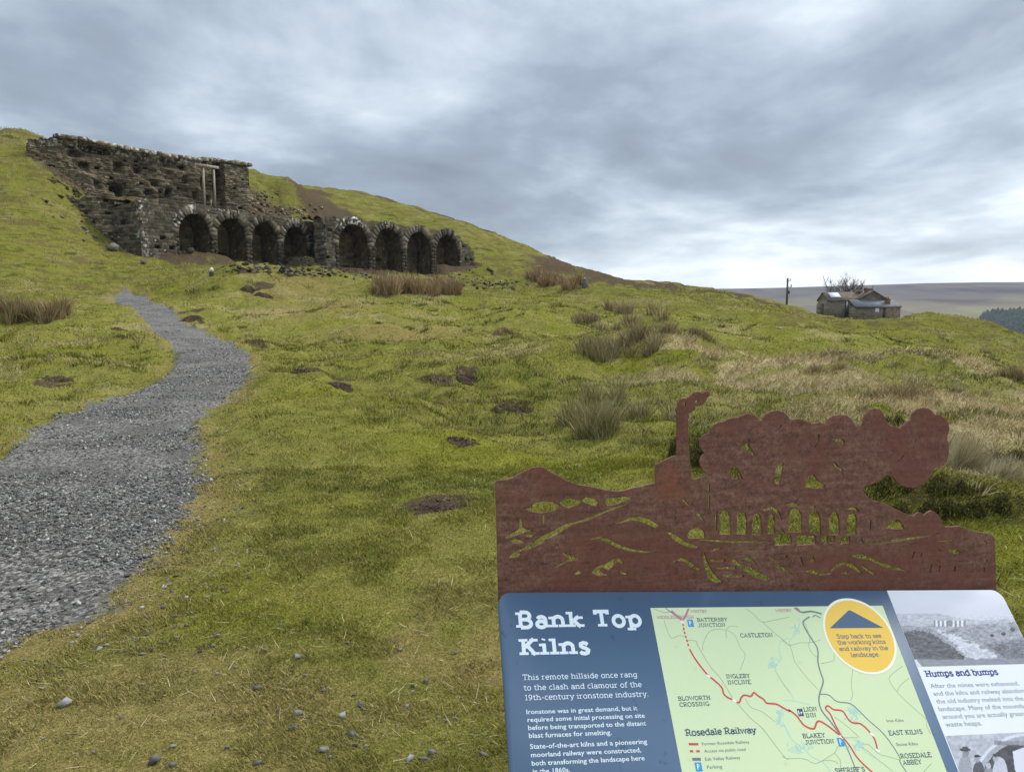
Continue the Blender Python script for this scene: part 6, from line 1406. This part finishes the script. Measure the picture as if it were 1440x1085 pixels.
# ---- pale bent grass
g_ = Veg(); rr = np.random.default_rng(9); cnt = 0
while cnt < 420:
    a = R(1) * rr.uniform(8, 37); r = math.exp(rr.uniform(math.log(6.5), math.log(30))); x, y = math.sin(a) * r, math.cos(a) * r
    if rr.random() > blob(np.array([x]), np.array([y]), STRAW_AREAS)[0] * 1.1: continue
    cnt += 1
    g_.add(*rush_blades((x, y, 0), 90, rr.uniform(.11, .22), rr.uniform(.16, .42), rr.uniform(.16, .4), cnt + 900, [(((.34, .27, .14), (.68, .57, .36)), .85), (GREEN, .15)], lean=.95, w=.0045 + .0005 * r, tipdry=.4, wind=(.5, -.15)))
tag(g_.build('bent_grass', vrush), 'pale windblown straw grass in patches right of the mossy hump', 'grass', kind='stuff')
def tussock(px, py, wpx, hpx, n, seed, label):
    c = ground_at(px, py, H); k = c[1] / F_PX; g_ = Veg()
    g_.add(*rush_blades(c, n, hpx * k * 1.5, wpx * k * .32, wpx * k * .35, seed, [(((.30, .25, .15), (.62, .54, .36)), .86), (GREEN, .14)], lean=.95, w=.0032, tipdry=.5, wind=(.9, -.3)))
    tag(g_.build('grass_tussock', vrush), label, 'grass tussock', 'pale tussocks right of the smoke cut-out')
tussock(1352, 662, 90, 48, 2400, 71, 'large pale shaggy tussock touching the right end of the smoke cut-out')
tussock(1408, 672, 80, 30, 1700, 72, 'lower pale shaggy tussock at the right edge beside the large one')
tussock(1330, 632, 50, 26, 900, 73, 'small pale tussock directly behind the right end of the smoke cut-out')

# ---- heather: woody stems with many tiny leaves
hmat = veg_mat('heather_leaves', 0.9)
def heather(px, py, wpx, hpx, n, seed, label, dep=.8):
    c = ground_at(px, py, H); k = c[1] / F_PX; rx, ry, hz_h = wpx * k / 2, wpx * k / 2 * dep, hpx * k
    rr = np.random.default_rng(seed); root = empty('heather_clump', (c[0], c[1], float(H(c[0:1], c[1:2])[0])))
    tag(root, label, 'heather', 'dark heather clumps around the rusty plate')
    nl = max(5, int(wpx / 11)); lob = [(rr.normal() * .45, rr.normal() * .45, rr.uniform(.22, .42), rr.uniform(.5, 1.0)) for _ in range(nl)]
    li = rr.integers(nl, size=n); L_ = np.array(lob)[li]
    u = rr.normal(size=(n, 3)); u /= np.linalg.norm(u, axis=1)[:, None]; u[:, 2] = np.abs(u[:, 2]); rad_ = rr.random(n) ** .30
    bump = 0.75 + 0.5 * vnoise(u[:, 0] * 4 + li * 7, u[:, 1] * 4 + u[:, 2] * 3, seed)
    x = c[0] + (L_[:, 0] + u[:, 0] * L_[:, 2] * rad_ * bump) * rx; y = c[1] + (L_[:, 1] + u[:, 1] * L_[:, 2] * rad_ * bump) * ry
    z = H(x, y) + u[:, 2] * rad_ * hz_h * L_[:, 3] * bump
    cols = lerp3((0.035, 0.028, 0.018), (0.135, 0.105, 0.062), rr.random(n)); gsel = rr.random(n) < .5; cols[gsel] = lerp3((0.075, 0.090, 0.018), (0.21, 0.21, 0.042), rr.random(int(gsel.sum())))
    g_ = Veg(); sz = .0075 * (1 + c[1] / 14)
    g_.add(*blades(np.stack([x, y, z], 1), sz * rr.uniform(1.2, 3.4, n), sz * rr.uniform(.5, 1.1, n), rr.uniform(.1, 1.2, n), rr.uniform(0, 6.28, n), rr.uniform(-.4, .4, n), cols, rr))
    o = g_.build('foliage', hmat, root)
    m = MB()
    for i in range(26):
        l_ = lob[rr.integers(nl)]; bx, by = c[0] + l_[0] * rx * .8, c[1] + l_[1] * ry * .8; bz = float(H(np.array([bx]), np.array([by]))[0]) - .02
        ex, ey, ez = bx + rr.normal() * .35 * rx * l_[2], by + rr.normal() * .35 * ry * l_[2], bz + hz_h * l_[3] * rr.uniform(.5, 1.05)
        m.tube([(bx, by, bz), ((bx + ex) / 2 + rr.normal() * .01, (by + ey) / 2, (bz + ez) / 2), (ex, ey, ez)], [.005, .004, .002], 4, cap=False)
    m.build('stems', bark, root); fix_children(root)
heather(985, 655, 95, 52, 6500, 81, 'dark heather clump showing between the chimney and smoke cut-outs')
heather(948, 640, 36, 32, 1800, 82, 'small dark heather tuft just left of the chimney cut-out')
heather(1285, 728, 62, 26, 2600, 83, 'dark heather clump right of the notched peaks of the plate, nearer than its neighbours')
heather(1338, 722, 66, 27, 2600, 84, 'middle heather clump of the three in a row right of the notched peaks')
heather(1398, 716, 60, 24, 2200, 89, 'rounded dark heather clump nearest the right edge of the view')
heather(1250, 688, 62, 22, 2200, 85, 'dark heather clump in the bay under the smoke cut-out')
heather(1395, 655, 90, 18, 2600, 86, 'low heather patch below the pale tussocks at the right', .6)
heather(1340, 690, 80, 16, 2400, 87, 'low reddish heather patch just right of the round smoke puff', .6)
heather(1240, 600, 60, 20, 2000, 88, 'low heather sprigs behind the gap in the top of the smoke', .6)

# ------------------------------------------------------------------ bare earth
soil_m, so_t, so_b = new_mat('bare_peat', 1.0, 0.05); q = NT(so_t)
q.link(q.ramp(q.math('ADD', q.math('MULTIPLY', q.noise(9, 5, .7), .7), q.math('MULTIPLY', q.attr('tone'), .3)), [(0.25, (0.020, 0.014, 0.010)), (0.5, (0.066, 0.046, 0.034)), (0.75, (0.16, 0.12, 0.088))]), so_b.inputs['Base Color'])
q.bump(q.noise(30, 4, .7), 1.0, 0.03, so_b)
def soil(px, py, wpx, hgt, seed, label, ratio=1.0, name='soil_heap', cat='soil heap', cl=130):
    c = ground_at(px, py, H); k = c[1] / F_PX; rx = wpx * k / 2; ry = rx * ratio; rr = np.random.default_rng(seed)
    n = 44; gx, gy = np.meshgrid(np.linspace(-1.25, 1.25, n), np.linspace(-1.25, 1.25, n)); rad_ = np.hypot(gx, gy)
    edge = 1 + 1.5 * (fbm(gx * 2.2 + seed, gy * 2.2, 4, seed) - .5)
    prof = np.clip(1 - (rad_ / edge) ** 2, -0.6, 1); X, Y = c[0] + gx * rx, c[1] + gy * ry
    hgt *= 0.4
    Z = H(X, Y) + hgt * prof * (0.25 + 1.5 * fbm(gx * 2.6 + seed, gy * 2.6, 4, seed + 5)) - 0.01
    Z = np.where(prof < 0, H(X, Y) - 0.06, Z)
    i = np.arange(n - 1)[:, None] * n + np.arange(n - 1)[None]; m = MB()
    m.add(np.stack([X, Y, Z], -1).reshape(-1, 3), np.stack([i, i + 1, i + n + 1, i + n], -1).reshape(-1, 4), rr.random(n * n))
    for j in range(cl):
        a, d_ = rr.uniform(0, 6.28), rr.random() ** .5 * .9; x, y = c[0] + math.cos(a) * d_ * rx, c[1] + math.sin(a) * d_ * ry
        add_stone(m, np.array((x, y, float(H(np.array([x]), np.array([y]))[0]) + hgt * (1 - d_ ** 2) * .8)), min(rx * rr.uniform(.02, .075), .07), rr)
    o = m.build(name, soil_m); tag(o, label, cat, 'patches of bare earth in the turf'); return o
soil(424, 524, 62, .20, 3, 'dark soil heap right of the bend in the gravel path', .8)
soil(481, 545, 36, .12, 4, 'small dark soil heap right of and nearer than the heap by the path bend', .8)
soil(655, 534, 36, .14, 5, 'dark soil heap on the open slope at the right end of a long bare tail', .8)
soil(606, 538, 60, .07, 6, 'low bare tail of earth running left from a dark heap on the open slope', .7)
soil(716, 574, 56, .16, 7, 'dark twin-peaked soil heap left of the nearest rush clump', .8)
soil(612, 711, 88, .07, 8, 'flat scraped patch of brown earth left of the rusty plate', .8, 'soil_patch', 'soil patch', 30)
soil(357, 481, 36, .16, 9, 'small dark soil heap on the right lip of the path bend', .8)
soil(76, 532, 52, .10, 10, 'low dark soil patch left of the path bend', .9)
soil(650, 622, 55, .05, 11, 'greyish bare crown on top of the low green mound', .8)
soil(372, 416, 26, .5, 12, 'dark eroded peat bank above the path, nearer one', .7, 'peat_bank', 'peat bank')
soil(350, 407, 26, .45, 13, 'dark eroded peat bank above the path, upper left one', .7, 'peat_bank', 'peat bank')
soil(166, 463, 24, .10, 14, 'thin dark earth scar left of the upper path, upper of two', .8)
soil(168, 472, 22, .08, 15, 'thin dark earth scar left of the upper path, lower of two', .8)
soil(270, 446, 34, .15, 16, 'dark earth scar on the bank right of the upper path', .8)
soil(600, 410, 60, .12, 17, 'low bare brown bank in front of the reddish reed bed', .5)
soil(1388, 496, 14, .25, 18, 'small dark burrow on the flank of the rounded hump', .8)

# ------------------------------------------------------------------ stones
slate_m, sl_t, sl_b = new_mat('grey_stone', 0.8, 0.3); q = NT(sl_t)
q.link(q.ramp(q.math('ADD', q.math('MULTIPLY', q.noise(22, 5, .7), .45), q.math('MULTIPLY', q.attr('tone'), .55)), [(0.2, (0.060, 0.062, 0.066)), (0.5, (0.155, 0.16, 0.165)), (0.85, (0.34, 0.345, 0.345))]), sl_b.inputs['Base Color'])
def stone_thing(px, py, wpx, label, seed, group=None, name='stone', cat='stone', mat=None, flat=.55, hpx=None, tone=None, turn=None):
    c = ground_at(px, py, H); k = c[1] / F_PX; s_ = wpx * k / 2; rr = np.random.default_rng(seed); m = Stones()
    Vs, Fs = hull_shape(seed + 500, 9, flat); sc = np.array((s_ * 1.05, s_ * rr.uniform(.6, .95), s_ * (1.0 if hpx is None else hpx / wpx / flat)))
    M = np.array(Matrix.Rotation(rr.uniform(-.5, .5) if turn is None else turn, 3, 'Z') @ Matrix.Rotation(rr.normal() * .12, 3, 'X'))
    V = (Vs * sc) @ M.T; V[:, 2] -= V[:, 2].min() * .45 + 0.0
    V[:, 2] += V[:, 2].min() * 0
    z0 = float(H(c[0:1], c[1:2])[0]); V[:, 2] += -(V[:, 2].min()) - 0.10 * s_ + .004
    m.add(V, Fs, rr.uniform(.1, .75) if tone is None else tone)
    o = m.build(name, mat or slate_m); o.location = (c[0], c[1], z0); tag(o, label, cat, group); return o
GS = 'small grey stones scattered on the near turf'
for i, (px, py, w_) in enumerate([(372,916,8),(417,925,14),(429,951,8),(362,969,14),(488,906,9),(489,916,6),(457,971,13),(440,980,8),(498,978,8),(511,992,15),(511,998,8),(419,1005,14),(428,1010,6),(414,1027,14),(487,1045,8),(500,1051,12),(509,1038,8),(516,1052,10),(455,1057,16),(463,1065,9),(581,966,9),(581,974,6),(639,919,9),(573,997,14),(615,1010,8),(626,1015,8),(642,1012,8),
        (362,1075,14),(320,1052,8),(464,1022,6),(483,1034,5),(561,915,10),(599,960,10),(248,899,8),(299,910,7),(273,947,8),(199,964,9),(125,974,6),(304,949,9),(305,895,9),(243,1051,10),(242,1078,14),(205,880,7),(262,862,6),(330,940,6),(312,828,6),(320,832,7),(347,865,6),(395,880,6),(650,985,7),(668,990,5),(540,1030,6),(690,930,6),(560,1060,6),(230,855,9),(245,868,8),(228,905,6),(210,868,7),(262,880,6),(190,902,6),(170,1010,7),(60,1040,7),(130,1060,8),(300,1005,5),(390,1000,5)]):
    stone_thing(px, py, w_ * 1.2, 'small grey stone lying in the short worn turf of the foreground', 700 + i, GS)
stone_thing(88, 992, 36, 'pale flat slab lying in the turf left of the other near stones', 801, tone=.95, flat=.35)
stone_thing(262, 842, 9, 'small whitish stone in the turf just right of the gravel spill', 802, tone=1.3)
stone_thing(484, 1008, 22, 'flat pale green-grey stone above the cluster of dark chips', 803, tone=.9, flat=.4)
stone_thing(494, 1036, 18, 'biggest chip of the stone cluster in the middle foreground', 804)
stone_thing(598, 1071, 28, 'long flat stone at the bottom edge left of the board', 805, flat=.35)
stone_thing(606, 1062, 20, 'angular stone leaning on the long flat stone near the board', 806, flat=.6)
stone_thing(578, 1070, 20, 'pale rounded stone left of the long flat stone near the board', 807, tone=.9)
stone_thing(678, 1065, 18, 'squarish stone close to the left edge of the board', 808, flat=.6)
stone_thing(216, 1074, 26, 'rough grey stone at the bottom edge in the left foreground', 809)
bould = stone_mat('boulder_stone', (0.06, 0.056, 0.05), (0.15, 0.14, 0.125), (0.30, 0.28, 0.25), moss=.1)
stone_thing(158, 352, 27, 'big tilted grey slab boulder on the slope left of the kilns', 820, name='boulder', cat='boulder', mat=bould, hpx=16, tone=.75, turn=.5)
stone_thing(203, 371, 15, 'brown boulder in the grass below the left corner of the kilns', 821, name='boulder', cat='boulder', mat=bould, tone=.45)
stone_thing(269, 356, 20, 'dark boulder at the foot of the first arch from the left', 822, name='boulder', cat='boulder', mat=bould, hpx=11, tone=.25)
stone_thing(1096, 462, 8, 'small pale stone on the grass below the telegraph pole', 823, tone=1.2)
stone_thing(690, 381, 14, 'dark boulder on the slope right of the last arch', 824, name='boulder', cat='boulder', mat=bould, tone=.1)
stone_thing(467, 714, 7, 'single pale pebble on the green turf left of the flat earth patch', 825, tone=1.3)
wl = plain_mat('whitewash', (0.62, 0.62, 0.60), (0.78, 0.78, 0.76), 6.0)
c = ground_at(297, 388, H); k = c[1] / F_PX; ms = empty('marker_stone', c); tag(ms, 'small dark marker stone with a white painted cap on the lip below the arches', 'marker stone')
m = Stones(); V_, F_ = hull_shape(911, 16, .8); m.add(V_ * np.array((5.2, 4, 5.0)) * k + (0, 0, 3.0 * k), F_, .12); m.build('stone_base', bould, ms)
m = MB(); V_, F_ = hull_shape(912, 16, .9); m.add(V_ * np.array((3.6, 3, 4.2)) * k + (0.6 * k, 0, 8.6 * k), F_, .6); m.build('white_cap', wl, ms)
c = ground_at(823, 405, H); k = c[1] / F_PX; ss_ = empty('standing_stone', c); tag(ss_, 'grey standing stone with a pale rounded top among the brown reeds', 'standing stone')
m = Stones(); m.tube([(0, 0, -.3), (0, 0, 3 * k), (.1 * k, 0, 9 * k), (.3 * k, 0, 11 * k)], [5.2 * k, 4.8 * k, 3.8 * k, 2.2 * k], 9, .45); m.build('shaft', bould, ss_)
m = Stones(); V_, F_ = hull_shape(913, 18, .85); m.add(V_ * np.array((3.2, 3, 3)) * k + (0, 0, 12.6 * k), F_, 1.1); m.build('stone_top', bould, ss_)

# rubble shed by the kilns
rubm = stone_mat('rubble_stone', (0.022, 0.018, 0.014), (0.085, 0.070, 0.052), (0.24, 0.205, 0.16), moss=.6)
def rubble(spots, seed, label, mat):
    rr = np.random.default_rng(seed); m = Stones()
    for (px, py, wpx, hpx, n, smin, smax) in spots:
        for i in range(n):
            c = ground_at(px + rr.normal() * wpx * .35, py + rr.normal() * hpx * .35, H)
            if c is None: continue
            s_ = rr.uniform(smin, smax) * (1.6 if rr.random() < .06 else 1)
            add_stone(m, c + (0, 0, s_ * .15), s_, rr, .45, lich=1.4 if rr.random() < .04 else 0)
    o = m.build('rubble', mat); tag(o, label, 'rubble', kind='stuff')
rubble([(330,378,40,8,18,.08,.24),(395,380,100,12,95,.08,.30),(435,383,60,9,45,.08,.28),(360,368,40,12,40,.08,.24),(415,370,50,14,60,.08,.28)], 1, 'heap of fallen stones in front of the left bank of arches', rubm)
rubble([(705,401,60,9,70,.12,.36),(650,392,60,12,60,.10,.3),(560,388,110,10,60,.10,.26),(500,381,50,8,25,.10,.26)], 2, 'fallen stones at the foot of the right bank of arches', rubm)
rubble([(165,300,70,50,260,.15,.5),(120,262,60,70,160,.12,.4),(80,225,40,40,70,.12,.35),(352,285,40,24,150,.12,.42),(400,297,70,12,130,.12,.35)], 3, 'tumbled stones spilling from the tall ruined wall down to the left corner', ruin)

# ------------------------------------------------------------------ crushed stone of the path
def gravel(n, r0, r1, seed):
    rr = np.random.default_rng(seed); a = R(1) * rr.uniform(-46, -4, n); r = np.exp(rr.uniform(math.log(r0), math.log(r1), n)); x, y = np.sin(a) * r, np.cos(a) * r
    sd = path_sd(x, y); dens = sstep(-0.16, 0.10, sd) * (0.10 + 1.1 * sstep(0.38, 0.56, fbm(x / 1.5, y / 1.1, 4, 85)))
    dens = np.maximum(dens, 0.05 * sstep(-0.9, -0.1, sd))
    dens = dens * (1 - .75 * sstep(14, 34, r)); k = rr.random(n) < dens; x, y, r = x[k], y[k], r[k]; z = H(x, y); m = len(x)
    s_ = (0.0042 + 0.013 * rr.random(m) ** 4) * (1 + np.minimum(r, 30) * 0.05)
    V_all, F_all = [], []
    base = [hull_shape(2000 + j, 8, .62) for j in range(14)]; pick = rr.integers(14, size=m); off = 0; tone = []
    for j in range(14):
        s2 = np.nonzero(pick == j)[0]; Vb, Fb = base[j]
        g_ = rr.uniform(0, 6.28, len(s2)); ca, sa_ = np.cos(g_), np.sin(g_); t1, t2 = rr.normal(size=len(s2)) * .35, rr.normal(size=len(s2)) * .35
        st2_ = rr.uniform(.7, 1.35, (len(s2), 1)); vx, vy, vz = Vb[:, 0][None] * st2_, Vb[:, 1][None] / st2_, Vb[:, 2][None] + 0 * st2_
        X = vx * ca[:, None] - vy * sa_[:, None]; Y = vx * sa_[:, None] + vy * ca[:, None]; Z = vz + X * t1[:, None] + Y * t2[:, None]
        S = s_[s2][:, None]; P = np.stack([X * S + x[s2][:, None], Y * S + y[s2][:, None], Z * S + z[s2][:, None] + S * .25], -1)
        V_all.append(P.reshape(-1, 3)); F_all.append((Fb[None] + (np.arange(len(s2)) * len(Vb))[:, None, None]).reshape(-1, 3) + off); off += P.shape[0] * P.shape[1]
        tone.append(np.repeat(rr.uniform(0, 1, len(s2)) ** 1.3, len(Vb)))
    return np.concatenate(V_all), np.concatenate(F_all), np.concatenate(tone)
gs_m, gs_t, gs_b = new_mat('crushed_stone', 0.8, 0.3); q = NT(gs_t)
q.link(q.ramp(q.attr('tone'), [(0.0, (0.064, 0.062, 0.059)), (0.5, (0.172, 0.168, 0.160)), (0.85, (0.30, 0.294, 0.282)), (1.0, (0.51, 0.50, 0.48))]), gs_b.inputs['Base Color'])
V, Fg, tn = gravel(300000, 2.6, 58, 77)
tag(make_mesh('path_gravel', V, Fg, gs_m, attrs={'tone': tn}), 'loose grey crushed stone covering the winding path', 'gravel', kind='stuff')
# ------------------------------------------------------------------ the air
hz_ = bpy.data.materials.new('moorland_air'); hz_.use_nodes = True
ht = hz_.node_tree; ht.nodes.clear(); ho = ht.nodes.new('ShaderNodeOutputMaterial'); pv = ht.nodes.new('ShaderNodeVolumePrincipled')
pv.inputs['Color'].default_value = (0.70, 0.82, 1.0, 1); pv.inputs['Density'].default_value = 0.00009; pv.inputs['Anisotropy'].default_value = 0.2
ht.links.new(pv.outputs[0], ho.inputs['Volume'])
m = MB(); m.box((-4600, -500, -260), (4600, 4300, 128))
haze = m.build('haze', hz_); tag(haze, kind='stuff')
